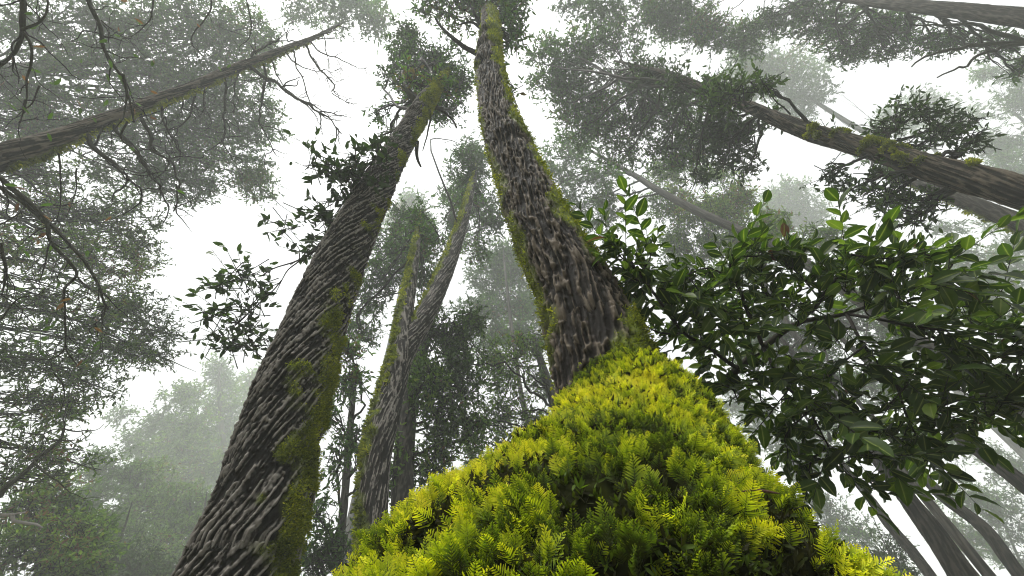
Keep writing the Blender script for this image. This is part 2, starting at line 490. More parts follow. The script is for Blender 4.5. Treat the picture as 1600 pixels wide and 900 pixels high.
def tree(name, label, spec, z0, z1=None, lobes=(), leaf=LEAF_C, bark=BARK_F, sides=64, rings=220, ridge=(.03, .12, .05), amp=.008,
         moss=None, tufts=0, tuft=.03, L=.11, cover=1.25, gap=.44, seed=1, limb=.03, subs=7, tone=(0, 1), cat='tree', group=None, blend=.6, extend=None,
         per=9, hang=.15, collars=(), lump=.05, size=1.0, dead=None, pw=2.2, strip=False):
    pts, rad, z = axis_from(spec, z0, z1)
    if extend:                       # the stem goes on thinning up into its crown
        d = nrm(pts[-1] - pts[-2]) * .6 + UP * .4
        pts = np.concatenate([pts, [pts[-1] + d * extend * .5, pts[-1] + d * extend]]); rad = np.concatenate([rad, [rad[-1] * .6, rad[-1] * .2]])
    vis = len(pts)
    pts, rad = to_ground(pts, rad, blend)
    base = np.array([pts[0][0], pts[0][1], 0.0])
    root = thing(name, label, cat, base, group)
    tm = trunk_mesh(pts, rad, sides, rings, ridge, amp, lump, moss, seed, collars, pw, strip=strip)
    tob = tm.build('trunk', bark, root)
    if tufts:
        mm = Mesh(); moss_tufts(mm, tm, tufts, tuft, seed); o = mm.build('moss', MOSS_T, root, under=tob); o['kind'] = 'stuff'
    lean = np.linalg.norm(pts[-1][:2] - pts[0][:2]) / max(pts[-1][2], .1)
    print('%-22s base (%.1f %.1f) d0 %.2f top h %.1f lean %.2f z0 %.1f z1 %.1f' % (name, *base[:2], rad[2] * 2, pts[-1][2], lean, z[0], z[-1]))
    att = resample(pts, rad, 60)[0]; att = att[att[:, 2] > 1.6]
    wm, lm = Mesh(), Mesh()
    if lobes:
        crown(lobes, lm, wm, att, L=L, cover=cover, gap=gap, seed=seed, limb_r=limb, subs=subs, tone=tone, per=per, hang=hang, size=size)
        wm.build('branch', bark if bark is not BARK else BARK_F, root); lm.build('crown', leaf, root)
    root['tree_top'] = [float(x) for x in pts[-1]]
    return root, tm, pts, rad

# ================================================================== the near mossy tree
MOSS_GAP = leaf_mat('old moss and gap shade', [(0, (.003, .003, .0015)), (.05, (.007, .008, .003)), (.1, (.020, .024, .005))], trans=.1, rough=1, spec=0.0)  # cushion base taken to near black: shade between the fronds put into its colour
def mossy_tree():
    g = np.random.default_rng(21)
    spec = [(938, 560, 150), (918, 505, 128), (898, 452, 112), (868, 400, 104), (843, 350, 92), (824, 300, 78), (803, 250, 71), (784, 200, 58), (771, 150, 45), (765, 100, 38), (766, 50, 27), (764, 18, 22)]
    pts, rad, z = axis_from(spec, 1.80, 6.6)
    # the flared foot: (row, left edge, right edge) of the cushion
    rows = [(900, 530, 1352), (868, 556, 1325), (835, 597, 1290), (800, 634, 1250), (765, 694, 1220), (730, 742, 1190), (695, 802, 1172), (660, 848, 1142), (625, 878, 1113), (590, 896, 1084), (566, 908, 1055)]
    rows = rows[::-1]; rows.append((1100, 380, 1500)); rw = np.array(rows, float)
    ins = np.interp(rw[:, 0], [560, 900, 1100], [9, 26, 30])
    TL = lambda y: np.interp(y, rw[:, 0], rw[:, 1] + ins); TR = lambda y: np.interp(y, rw[:, 0], rw[:, 2] - ins)
    hs = np.r_[1.28, np.linspace(1.36, 2.18, 15)]
    cA = P(955, 900, 1.04); cB = P(978, 575, 1.66)
    mc, mr = [], []
    th_ = np.linspace(0, 2 * np.pi, 240, endpoint=False)
    for h in hs:                 # every level ring just touches the outline the cushion has
        f = (h - cA[2]) / (cB[2] - cA[2]); c = cA + (cB - cA) * f
        best = None
        for sh in np.linspace(-.18, .18, 25):
            lo_, hi_ = .03, .9
            for _ in range(18):
                r = (lo_ + hi_) / 2
                q = (c + np.stack([sh + r * np.cos(th_), r * .85 * np.sin(th_), 0 * th_], -1) - CAM) @ M
                X_ = q[:, 0] / -q[:, 2] * F + 800; Y_ = 450 - q[:, 1] / -q[:, 2] * F
                ok = (q[:, 2] < -.05).all() and (Y_ > 556).all() and (X_ > TL(Y_)).all() and (X_ < TR(Y_)).all()
                lo_, hi_ = (r, hi_) if ok else (lo_, r)
            if best is None or lo_ > best[0]: best = (lo_, sh)
        mc.append(c + np.array([best[1], 0, 0])); mr.append(best[0])
    print('cushion', [(round(float(h), 2), round(x, 2)) for h, x in zip(hs, mr)])
    keep = [i for i, r in enumerate(mr) if r > .05]
    mc = [mc[i] for i in keep]; mr = [mr[i] for i in keep]
    b = mc[0]
    foot = [np.array([b[0] + .05, b[1] + .16, -.1]), np.array([b[0] + .03, b[1] + .10, .5])]
    mc = np.array(foot + mc); mr = np.array([mr[0] * 1.3, mr[0] * 1.12] + mr)
    base = np.array([mc[0][0], mc[0][1], 0.])
    root = thing('tree', 'tall tree with the bright yellow-green mossy foot nearest to the viewer', 'tree', base, 'old laurel trees')
    # bark above, running down inside the cushion
    tp, tr = to_ground(pts, rad, .5, 1.1)
    tl = np.linalg.norm(np.diff(tp, axis=0), axis=1).sum()
    mf = side_moss((.85, -.1, .25), .62, .35, top=(.62, .95, .85), nsc=6, sec=((-1, .45, 0), .6), band=(2.25, .2, .4))
    tm = trunk_mesh(tp, tr, 300, 900, (.020, .12, .08), .022, .07, mf, 5, collars=[(3.75, -1.5, .07, .09), (4.6, .5, .10, .1), (6.6, -1.2, .16, .10), (7.3, -1, .18, .09), (7.9, -.5, .2, .1)], pw=2.8)
    tob = tm.build('trunk', BARK1, root)
    mm = Mesh(); moss_tufts(mm, tm, 15000, .020, 3); o = mm.build('moss', MOSS_T, root, under=tob); o['kind'] = 'stuff'; o['label'] = 'olive moss in bands and along the edges of the bark'
    # moss cushion
    p, r = resample(mc, mr, 260)
    t = np.tile(UP, (260, 1)); N = np.tile([0, -1., 0], (260, 1)); B = np.cross(t, N); S = 260
    th = np.arange(S) / S * 2 * np.pi
    nv = (np.cos(th)[None, :, None] * N[:, None] * .85 + np.sin(th)[None, :, None] * B[:, None])
    v = p[:, None] + r[:, None, None] * nv
    lo = fbm(v * 5, 3, 60) - .5; mid = fbm(v * 16, 2, 61) - .5
    rr = r[:, None] * (1 + .20 * lo) + mid * .07
    v = p[:, None] + rr[..., None] * nv
    dv = np.gradient(v, axis=0); du = np.roll(v, -1, 1) - np.roll(v, 1, 1)
    nn = nrm(np.cross(du, dv)); 
    if (nn * nv).sum() < 0: nn = -nn
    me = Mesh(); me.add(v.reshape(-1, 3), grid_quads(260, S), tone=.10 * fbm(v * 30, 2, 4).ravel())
    # close the top around the bark
    k = 259; ring = v[k]; prev = ring; 
    for j, f in enumerate((.86, .7, .5)):
        new = p[k] + (ring - p[k]) * f + t[k] * (.035 * (j + 1))
        me.add(np.concatenate([prev, new]), grid_quads(2, S), tone=.05); prev = new
    cap_v, cap_n = [], []
    for j, f in enumerate((.97, .9, .8, .7)):
        cap_v.append(p[k] + (ring - p[k]) * f + t[k] * (.008 + .03 * j)); cap_n.append(nrm(nn[k] * (1 - .1 * j) + t[k] * .35))
    cush = me.build('moss_cushion', MOSS_GAP, root); cush['label'] = 'thick yellow-green cushion of feather moss'
    um = Mesh(); NU = 40000            # short old shoots between the fronds, toned dark to paint the gaps' shade
    au = np.repeat((np.gradient(np.r_[0, np.cumsum(np.linalg.norm(np.diff(p, axis=0), axis=1))]) * r)[:, None], S, 1).ravel(); ku = g.choice(len(au), NU, p=au / au.sum())
    pu, nu = v.reshape(-1, 3)[ku] + g.normal(0, .004, (NU, 3)), nn.reshape(-1, 3)[ku]
    for q_ in range(4):
        su = g.uniform(.012, .026, NU)
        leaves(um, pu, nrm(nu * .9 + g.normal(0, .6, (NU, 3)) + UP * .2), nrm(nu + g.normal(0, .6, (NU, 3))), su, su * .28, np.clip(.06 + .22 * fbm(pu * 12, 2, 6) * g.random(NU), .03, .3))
    o = um.build('moss_shoot', MOSS_F, root, under=cush); o['kind'] = 'stuff'
    # feather moss fronds
    dist = np.linalg.norm(v - CAM, axis=-1)
    seg = np.gradient(np.r_[0, np.cumsum(np.linalg.norm(np.diff(p, axis=0), axis=1))])
    area = (seg * r)[:, None] * np.ones((1, S))
    facing = ((CAM - v) * nn).sum(-1) / dist
    w = area * (.28 + .72 * sstep(-.35, .05, facing)) * (.35 + .65 * sstep(.5, 1.1, v[..., 2]))
    hole = fbm(v * 9 + 3, 2, 77)
    w = w * (.03 + .97 * np.maximum(sstep(.44, .52, hole), .85 * sstep(1.5, 1.75, v[..., 2]))) * (1 + 1.0 * sstep(1.75, 2.2, v[..., 2]))
    fl_v = np.concatenate([v.reshape(-1, 3), np.concatenate(cap_v)]); fl_n = np.concatenate([nn.reshape(-1, 3), np.concatenate(cap_n)])
    w = np.concatenate([w.ravel(), np.full(4 * S, w[-1].mean() * .8)])
    NF = 17500
    k = g.choice(len(w), NF, p=w / w.sum())
    pos = fl_v[k] + g.normal(0, .006, (NF, 3)); nf = fl_n[k]
    upt = nrm(UP - (nf @ UP)[:, None] * nf * .9)
    sid = nrm(np.cross(upt, nf))
    pn = np.stack([vnoise(pos * 7 + 9 * q, 90 + q) for q in range(2)], -1) - .5
    d = nrm(nf * g.uniform(.45, 1.1, (NF, 1)) + upt * (.62 + pn[:, :1] * .7) + sid * (pn[:, 1:] * 1.1 + g.normal(0, .28, (NF, 1))) + g.normal(0, .12, (NF, 3)))
    face = nrm(nf * .8 + g.normal(0, .38, (NF, 3)) - d * .2 + UP * .15)
    s = nrm(np.cross(d, face)); u = nrm(np.cross(s, d))
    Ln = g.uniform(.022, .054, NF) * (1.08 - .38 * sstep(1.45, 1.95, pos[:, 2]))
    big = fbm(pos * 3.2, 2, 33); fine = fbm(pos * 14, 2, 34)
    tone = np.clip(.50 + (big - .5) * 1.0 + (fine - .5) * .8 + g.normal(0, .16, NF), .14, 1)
    FV, FQ = [], []; TN = []
    npair = 11
    nv_ = 0
    bend = g.uniform(.05, .35, NF)

    def at_(x, y, zz):
        # x along the frond, y across, zz above the blade; the tip nods over
        X = x * Ln; Z = zz * Ln + bend * Ln * x * x * .6
        return pos + d * X[:, None] + s * (y * Ln)[:, None] + u * Z[:, None]
    stem = [at_(x * np.ones(NF), sgn * .012 * (1.15 - x) * np.ones(NF), np.zeros(NF)) for x in (0, .35, .7, 1.02) for sgn in (-1, 1)]
    for a in stem: FV.append(a); TN.append(np.clip(tone * .25, .05, .3))
    for i in range(3): FQ.append([2 * i, 2 * i + 1, 2 * i + 3, 2 * i + 2])
    c0 = 8
    for i in range(npair):
        x = .10 + .86 * i / (npair - 1)
        prof = .42 * min(1, (x + .12) / .32) * (1 - max(0, x - .22) / .84) + .02
        for sg in (-1, 1):
            ln = prof * g.uniform(.72, 1.2, NF); fw = .55 + .25 * g.random(NF); wd = .026 + .010 * g.random(NF)
            lift = g.uniform(-.03, .07, NF); dr = -ln * g.uniform(.05, .4, NF)
            one = np.ones(NF)
            q = [at_(x - wd * .5, sg * .008 * one, 0 * one), at_(x + wd * .7, sg * .008 * one, 0 * one),
                 at_(x + ln * fw * .5 + wd, sg * ln * .52, lift), at_(x + ln * fw * .5 - wd * .9, sg * ln * .55, lift - .012),
                 at_(x + ln * fw * .95 + wd * .35, sg * ln, lift + dr), at_(x + ln * fw * .95 - wd * .35, sg * ln * 1.02, lift + dr)]
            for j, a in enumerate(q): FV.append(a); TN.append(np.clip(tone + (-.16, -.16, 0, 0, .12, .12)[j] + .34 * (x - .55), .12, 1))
            FQ.append([c0, c0 + 1, c0 + 2, c0 + 3]); FQ.append([c0 + 3, c0 + 2, c0 + 4, c0 + 5]); c0 += 6
    V = np.stack(FV, 1); TT = np.stack(TN, 1)
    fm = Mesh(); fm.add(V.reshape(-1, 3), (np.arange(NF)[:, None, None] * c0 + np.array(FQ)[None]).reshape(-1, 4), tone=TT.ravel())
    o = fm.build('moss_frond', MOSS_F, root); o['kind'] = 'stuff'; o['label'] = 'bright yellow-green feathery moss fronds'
    # a brown fallen twig lying on the fronds
    q = (v - CAM) @ M; X_, Y_ = q[..., 0] / -q[..., 2] * F + 800, 450 - q[..., 1] / -q[..., 2] * F
    tp_ = []
    for px_, py_ in ((1150, 803), (1214, 799)):
        dd = (X_ - px_) ** 2 + (Y_ - py_) ** 2 + 1e6 * (facing < 0) + 2e3 * dist ** 2; i_ = np.unravel_index(dd.argmin(), dd.shape)
        tp_.append(v[i_] + nn[i_] * .042)
    e_ = tp_[1] - tp_[0]; tp_ = [tp_[0], tp_[0] + e_ * .35 + np.array([0, 0, .004]), tp_[0] + e_ * .7 + np.array([0, 0, .002]), tp_[1]]
    tw_ = Mesh(); tube(tw_, tp_, [.0010, .0024, .0026, .0009], 8, 24, wob=.004, ridge=.3, moss=0.0)
    RB = bark_mat('red-brown twig', (.03, .016, .010), (.08, .045, .028), (.16, .10, .06), scale=4)
    o = tw_.build('fallen_twig', RB); o['label'] = 'short red-brown fallen twig lying on the yellow-green moss'; o['category'] = 'twig'
    # dead limbs at the top
    for pp, zz, r in (([(748, 82), (722, 70), (700, 52), (681, 30)], 6.0, .045), ([(752, 42), (738, 36), (715, 40)], 6.5, .03), ([(752, 40), (742, 22), (733, 8)], 6.5, .04), ([(776, 50), (790, 60), (796, 62)], 6.4, .02)):
        m_ = Mesh(); tube(m_, [P(a[0], a[1], zz + .08 * i) for i, a in enumerate(pp)], np.linspace(r, r * .35, len(pp)), 8, 30, wob=.05, ridge=.35, moss=0.0)
        m_.build('branch', BARK_F, root)
    wm, lm = Mesh(), Mesh()
    ex = [pts[-1], pts[-1] + np.array([.1, .2, 1.2]), pts[-1] + np.array([0, .3, 2.6])]
    tube(wm, ex, [rad[-1] * .9, .07, .03], 10, 16, ridge=.4, moss=.3)
    crown([(715, 5, 50, 34, 8.0), (770, -5, 60, 34, 8.4), (800, 30, 26, 40, 7.6), (792, 68, 16, 26, 7.2, .6), (672, 12, 30, 20, 8.6), (740, -60, 110, 50, 8.6), (785, 110, 8, 18, 6.5, .5), (800, 145, 12, 10, 6.2, .5)], lm, wm, np.array(ex + list(pts[-4:])), L=.10, cover=1.25, seed=3)
    wm.build('branch', BARK_F, root); lm.build('crown', LEAF_C, root)
    return root


mossy_tree()

# ================================================================== the tall furrowed tree on the left
mf = side_moss((.95, -.12, .1), 1.12, .5, top=(.62, .92, 1.15), nsc=9, band=(2.75, .75, .38))
r2, tm2, p2, _ = tree('tree', 'tall trunk with deeply furrowed grey bark and moss down its right side', 
     [(367, 905, 172), (387, 850, 160), (410, 790, 148), (431, 700, 130), (449, 640, 120), (467, 585, 112), (497, 500, 92), (515, 450, 86), (536, 400, 78), (560, 350, 67), (585, 300, 55), (612, 250, 43), (641, 200, 34), (664, 160, 28), (674, 146, 24)],
     2.05, 6.6, lobes=[(665, 95, 62, 40, 9), (640, 60, 35, 25, 9.5), (700, 100, 40, 38, 9.4), (628, 118, 30, 32, 8.2), (690, 160, 42, 32, 9.0), (718, 130, 26, 24, 9.6), (655, 165, 22, 25, 8.6), (590, 175, 18, 20, 7.5, .5), (610, 205, 26, 14, 7.2, .5), (650, 180, 22, 16, 7.2, .5), (668, 118, 30, 26, 6.9, .6), (690, 135, 24, 22, 7.0, .6), (640, 130, 20, 20, 6.8, .6)],
     extend=1.6, bark=BARK, sides=340, rings=1000, strip=True, ridge=(.019, .16, .42), amp=.020, moss=mf, tufts=13000, tuft=.019, L=.085, seed=12, lump=.05, blend=.25, cover=1.15,
     collars=[(5.4, -.9, .08, .10), (7.6, 0, .1, .09)], group='old laurel trees', pw=3.0)
# its leafy side shoot and dead stubs
g = np.random.default_rng(5)
wm, lm = Mesh(), Mesh()
for pp, zz, r in (([(590, 300), (560, 320), (535, 345), (510, 375), (470, 405), (440, 415), (410, 430)], 4.3, .016), ([(470, 405), (452, 420), (440, 440), (425, 465)], 4.2, .008), ([(560, 320), (545, 285), (520, 255), (495, 240)], 4.4, .012), ([(535, 345), (512, 348), (498, 362)], 4.2, .008), ([(440, 440), (410, 470), (380, 500), (345, 530)], 4.2, .007)):
    tube(wm, [P(a[0], a[1], zz) for a in pp], np.linspace(r, r * .4, len(pp)), 6, 30, wob=.04, ridge=.35, moss=0.0)
shoot = [(565, 270, 34, 34), (585, 235, 20, 22), (530, 275, 28, 24), (493, 250, 18, 20), (545, 310, 26, 20), (505, 335, 34, 18), (505, 375, 30, 14), (445, 355, 16, 15), (480, 395, 22, 10), (380, 425, 34, 16), (360, 445, 28, 12), (410, 450, 20, 14), (395, 480, 22, 14), (360, 485, 18, 8), (330, 492, 12, 8), (400, 510, 24, 12), (350, 535, 26, 14), (395, 545, 24, 12), (330, 525, 10, 8), (425, 545, 10, 8)]
crown([(a, b, c, d, 4.3, .95) for a, b, c, d in shoot], lm, wm, np.array([P(*a, 4.3) for a in ((560, 320), (510, 370), (470, 405), (440, 420), (425, 465), (380, 500), (520, 258))]), L=.095, ratio=.42, seed=77, gap=.40, limb_r=.007, subs=2, per=6, hang=.1, size=.35)
so_ = wm.build('branch', TWIG, r2); lm.build('leaves', LEAF_D, r2, under=so_)
for pp, zz, r in (([(668, 165), (680, 168), (700, 178), (712, 201)], 6.9, .035), ([(675, 160), (672, 190), (668, 215), (660, 235)], 6.8, .02), ([(652, 222), (650, 245), (657, 260)], 5.4, .03), ([(650, 158), (640, 145), (629, 132)], 6.6, .06), ([(640, 190), (610, 205), (585, 215)], 6.2, .022)):
    m_ = Mesh(); tube(m_, [P(a[0], a[1], zz + .05 * i) for i, a in enumerate(pp)], np.linspace(r, r * .4, len(pp)), 7, 24, wob=.06, ridge=.35, moss=.1)
    m_.build('branch', BARK_F, r2)
print('near trees', round(time.time() - T0, 1))

# ================================================================== the forked tree in the middle
r3, tm3, p3, rd3 = tree('tree', 'slim forked tree standing between the two big trunks', [(580, 870, 47.0), (583, 790, 46.2), (588, 720, 44.5), (600, 660, 43.7), (615, 600, 39.5), (630, 550, 35.3), (655, 510, 31.9), (676, 470, 28.6), (698, 420, 24.4), (716, 370, 19.3), (728, 330, 15.1), (740, 280, 8.4)], 4.1, 13,
     lobes=[(735, 265, 38, 34, 14), (750, 315, 34, 30, 14), (712, 300, 25, 30, 14.5), (765, 350, 24, 24, 13.5), (735, 230, 20, 20, 15), (705, 345, 22, 25, 14), (745, 385, 26, 26, 13), (735, 288, 26, 28, 11.6, .8), (738, 252, 24, 24, 12, .8), (722, 318, 18, 20, 11.2, .6)],
     extend=1.5, bark=BARK, sides=110, rings=420, strip=True, ridge=(.022, .18, .15), amp=.012, moss=side_moss((-1, -.2, 0), .62, .4, top=(.5, .85, .8)), tufts=3500, tuft=.04, seed=31, L=.10, group='old laurel trees', collars=[(2.2, -1, .12, .1)])
pt, rd, zz = axis_from([(610, 625, 22), (620, 580, 28), (627, 545, 29), (632, 500, 25), (640, 450, 20), (648, 400, 13), (654, 360, 7), (658, 330, 3)], 5.55, 10.5)
tmf = trunk_mesh(pt, rd, 80, 200, (.026, .18, -.1), .012, .05, side_moss((-1, -.2, 0), .45, .4, top=(.2, .7, .8)), 33)
o = tmf.build('fork', BARK, r3)
mm = Mesh(); moss_tufts(mm, tmf, 1500, .04, 9); o = mm.build('moss', MOSS_T, r3, under=o); o['kind'] = 'stuff'
wm, lm = Mesh(), Mesh()
crown([(645, 345, 38, 38, 11.5), (610, 385, 34, 34, 11), (670, 380, 34, 30, 11), (640, 405, 46, 36, 10.5), (600, 430, 34, 36, 10), (575, 470, 30, 34, 10), (665, 440, 30, 26, 10), (560, 520, 30, 34, 9.5), (653, 345, 24, 24, 9.3, .9), (650, 372, 20, 20, 9.0, .7)], lm, wm, pt[1:], L=.10, seed=41, cover=1.1)
wm.build('branch', BARK_F, r3); lm.build('crown', LEAF_C, r3)

tree('tree', 'thin dark stem close behind the forked tree with dense leaves around it', [(626, 870, 34), (628, 790, 35), (631, 720, 32), (637, 650, 28), (648, 590, 24), (660, 540, 20), (672, 500, 14)], 5.6, None, leaf=LEAF_L,
     lobes=[(690, 510, 46, 40, 8), (720, 545, 34, 40, 8.2), (680, 570, 44, 40, 7.6), (725, 600, 36, 36, 7.6), (690, 640, 44, 36, 7.2), (665, 600, 34, 40, 7), (700, 690, 44, 36, 7), (670, 740, 38, 34, 6.8), (735, 660, 30, 34, 7.4), (730, 500, 26, 26, 8.4), (640, 500, 26, 24, 8), (612, 760, 18, 40, 6.4, .9), (608, 830, 22, 30, 6.2, .9), (612, 690, 12, 30, 6.6, .8)],
     seed=51, L=.10, sides=60, rings=160, extend=1.2, cover=1.5)
tree('laurel_tree', 'small leafy laurel between the left furrowed trunk and the forked tree', [(522, 960, 16), (530, 860, 14), (540, 760, 12), (548, 660, 10), (556, 570, 7)], 6.2, None, leaf=LEAF_C,
     lobes=[(520, 850, 36, 36, 6.4, .8), (500, 800, 22, 30, 6.4, .7), (528, 720, 20, 36, 6.6, .8), (530, 650, 26, 34, 7, .9), (545, 590, 28, 34, 7.4, .9), (548, 545, 24, 26, 7.6), (560, 690, 20, 30, 7, .7), (500, 880, 30, 26, 6.2), (470, 860, 16, 26, 6.4, .7)], seed=61, L=.10, sides=24, rings=80, cat='tree', cover=1.5)
r_, _, pp_, _ = tree('tree', 'slender tree with arching bare boughs behind the mossy foot', [(905, 780, 26), (890, 700, 22), (870, 640, 18), (850, 580, 13), (835, 530, 8)], 8.0, None,
     lobes=[(800, 590, 42, 34, 9.5, .75), (780, 650, 42, 34, 9, .8), (830, 650, 36, 30, 9, .6), (760, 700, 36, 34, 8.6, .8), (800, 720, 36, 26, 8.6, .6), (850, 600, 30, 26, 9.6, .6), (770, 560, 34, 28, 10, .8), (820, 540, 34, 26, 10, .8), (745, 745, 24, 26, 8.6, .7)],
     seed=71, L=.095, sides=24, rings=80, subs=5, cover=1.4, leaf=LEAF_L)
bm = Mesh(); g = np.random.default_rng(8)
for pp in ([(885, 690), (850, 660), (820, 665), (780, 700)], [(888, 700), (862, 640), (855, 600), (820, 585)], [(880, 670), (868, 610), (880, 560), (905, 540)], [(890, 700), (840, 690), (790, 660), (765, 665)], [(875, 650), (830, 610), (790, 570), (740, 570)]):
    q = [P(a[0], a[1], 8.3) for a in pp]; tube(bm, q, np.linspace(.035, .01, 4), 5, 18, wob=.2, ridge=.4, moss=0.0)
    for i in (1, 2, 3): wander(bm, q[i], g.normal(0, 1, 3) + UP * .3, 1.0, .012, g, 1, (2, 4), .0, .35, 4)
bm.build('bough', BARK_F, r_)

# ================================================================== trees leaning in from the left edge
r5, _, p5, rd5 = tree('dead_tree', 'bare dead-topped trunk slanting in from the left edge, moss underneath', [(-40, 262, 46), (0, 245, 42), (75, 222, 33), (130, 201, 26), (188, 179, 21), (245, 156, 19), (300, 136, 17.5), (360, 110, 16), (412, 90, 14), (455, 73, 11), (488, 60, 8), (515, 46, 5), (535, 36, 2)], 4.3, 11.5,
     bark=BARK1, sides=120, rings=420, ridge=(.022, .35, .08), amp=.012, moss=side_moss((.25, .9, -.1), .72, .4, nsc=3), tufts=3000, tuft=.035, seed=81, lump=.1)
g = np.random.default_rng(14)
def along(px):                    # a place on the dead stem at picture column px
    q = np.array([[( (M.T @ (a - CAM))[0] / -(M.T @ (a - CAM))[2]) * F + 800, i] for i, a in enumerate(p5)])
    k = np.argsort(q[2:, 0]) + 2
    return np.array([np.interp(px, q[k, 0], p5[k, c]) for c in range(3)])
dm = Mesh()
dead = [([(125, 215), (155, 240), (185, 265), (204, 283)], .022), ([(172, 190), (200, 225), (228, 265), (257, 305)], .020), ([(215, 178), (235, 212), (240, 235), (270, 258), (277, 300), (272, 330)], .020), ([(250, 170), (262, 195), (276, 225), (283, 237)], .013), ([(315, 160), (300, 180), (278, 200), (266, 226)], .012),
        ([(350, 130), (352, 165), (350, 195), (352, 222), (363, 250)], .016), ([(376, 110), (368, 130), (366, 150), (365, 180)], .010), ([(380, 108), (420, 125), (445, 142), (480, 165), (505, 180), (533, 207)], .026), ([(455, 150), (490, 172), (535, 178)], .012), ([(412, 98), (413, 130), (405, 170), (410, 205), (432, 245)], .018), ([(420, 98), (440, 130), (470, 160)], .012),
        ([(395, 88), (400, 78), (425, 65), (460, 65)], .02), ([(475, 75), (495, 100), (520, 130), (522, 148), (548, 165)], .018), ([(480, 70), (505, 82), (530, 92), (555, 105), (576, 108)], .014), ([(490, 62), (520, 60), (566, 66)], .010), ([(505, 82), (515, 110), (540, 130)], .010), ([(500, 52), (525, 46), (532, 38)], .010), ([(440, 80), (465, 100), (500, 110), (530, 112)], .012),
        ([(280, 135), (283, 150), (284, 175)], .016), ([(322, 118), (322, 150), (321, 176)], .012), ([(240, 160), (215, 120), (190, 100), (170, 40), (150, 20), (132, -20)], .0)]
for pp, r in dead:
    if r == 0: continue
    a = along(pp[0][0]); z0 = -(M.T @ (a - CAM))[2]
    q = [P(c[0], c[1], z0 + (.10 + .05 * g.normal()) * i) for i, c in enumerate(pp)]; q[0] = a
    r *= 1.6
    tube(dm, q, np.linspace(r, r * .3, len(q)), 6, 24, wob=.10, ridge=.35, moss=.05)
    for i in range(1, len(q)):
        for _ in range(3):
            if g.random() < .8: wander(dm, q[i] * .7 + q[i - 1] * .3, nrm(q[i] - q[i - 1]) * .8 + g.normal(0, .6, 3), g.uniform(.25, .8), r * .42, g, 2, (1, 3), .0, .3, 4)
dm.build('dead_branch', TWIG, r5)

# crown far up on the left
tree('tree', 'hazy broad-crowned tree filling the top left corner', [(-260, 128, 40), (-100, 122, 34), (0, 113, 28), (90, 104, 19), (160, 96, 9)], 10.5, None,
     lobes=[(60, 50, 78, 50, 11, .9), (10, 110, 60, 50, 10.5), (150, 35, 70, 44, 11.5, .9), (240, 70, 70, 54, 12), (300, 25, 66, 40, 12.5), (365, 50, 52, 50, 13, .9), (190, 130, 76, 50, 11.5), (280, 150, 70, 52, 12), (355, 125, 62, 52, 13), (395, 75, 36, 40, 13.5, .8), (395, 190, 46, 44, 13, .9), (330, 215, 66, 44, 12.5), (240, 215, 70, 44, 12), (110, 185, 74, 50, 11), (40, 200, 60, 44, 10.5), (355, 265, 60, 34, 12.5, .9), (290, 285, 62, 36, 12, .9), (400, 290, 34, 28, 13, .8), (200, 275, 60, 40, 11.5, .8)],
     seed=91, L=.095, sides=60, rings=120, limb=.05, subs=9, cover=1.15)
rl, _, pl, _ = tree('laurel_tree', 'grey-green laurel overhanging the left edge with bare dark twigs and brown leaves', [(-420, 760, 70), (-330, 600, 62), (-240, 460, 50), (-160, 350, 40), (-90, 250, 28), (-40, 170, 16)], 5.0, None, leaf=LEAF_L,
     lobes=[(40, 330, 64, 40, 8.5, .8), (120, 340, 60, 40, 9, .9), (60, 400, 70, 44, 8, .8), (200, 340, 50, 34, 9.5, .9), (150, 410, 66, 44, 8.5, .9), (215, 400, 34, 36, 9.5), (40, 480, 64, 44, 7.6, .8), (120, 490, 66, 40, 8, .9), (205, 480, 50, 40, 8.8), (250, 520, 40, 24, 9, .9), (180, 550, 60, 34, 8.4), (90, 570, 66, 38, 7.6, .9), (20, 560, 40, 44, 7, .8), (250, 560, 34, 18, 9, .8), (40, 640, 56, 36, 7, .8), (110, 630, 54, 30, 7.6, .9), (150, 600, 44, 26, 8, .8), (60, 700, 60, 34, 7, .7), (20, 750, 40, 30, 6.6, .7), (100, 720, 44, 30, 7.4, .8), (25, 260, 40, 40, 8.5, .8), (90, 270, 44, 34, 9, .7)],
     seed=101, L=.085, sides=60, rings=140, limb=.035, subs=8, cover=1.0, size=.7)
tips = []; g = np.random.default_rng(19)
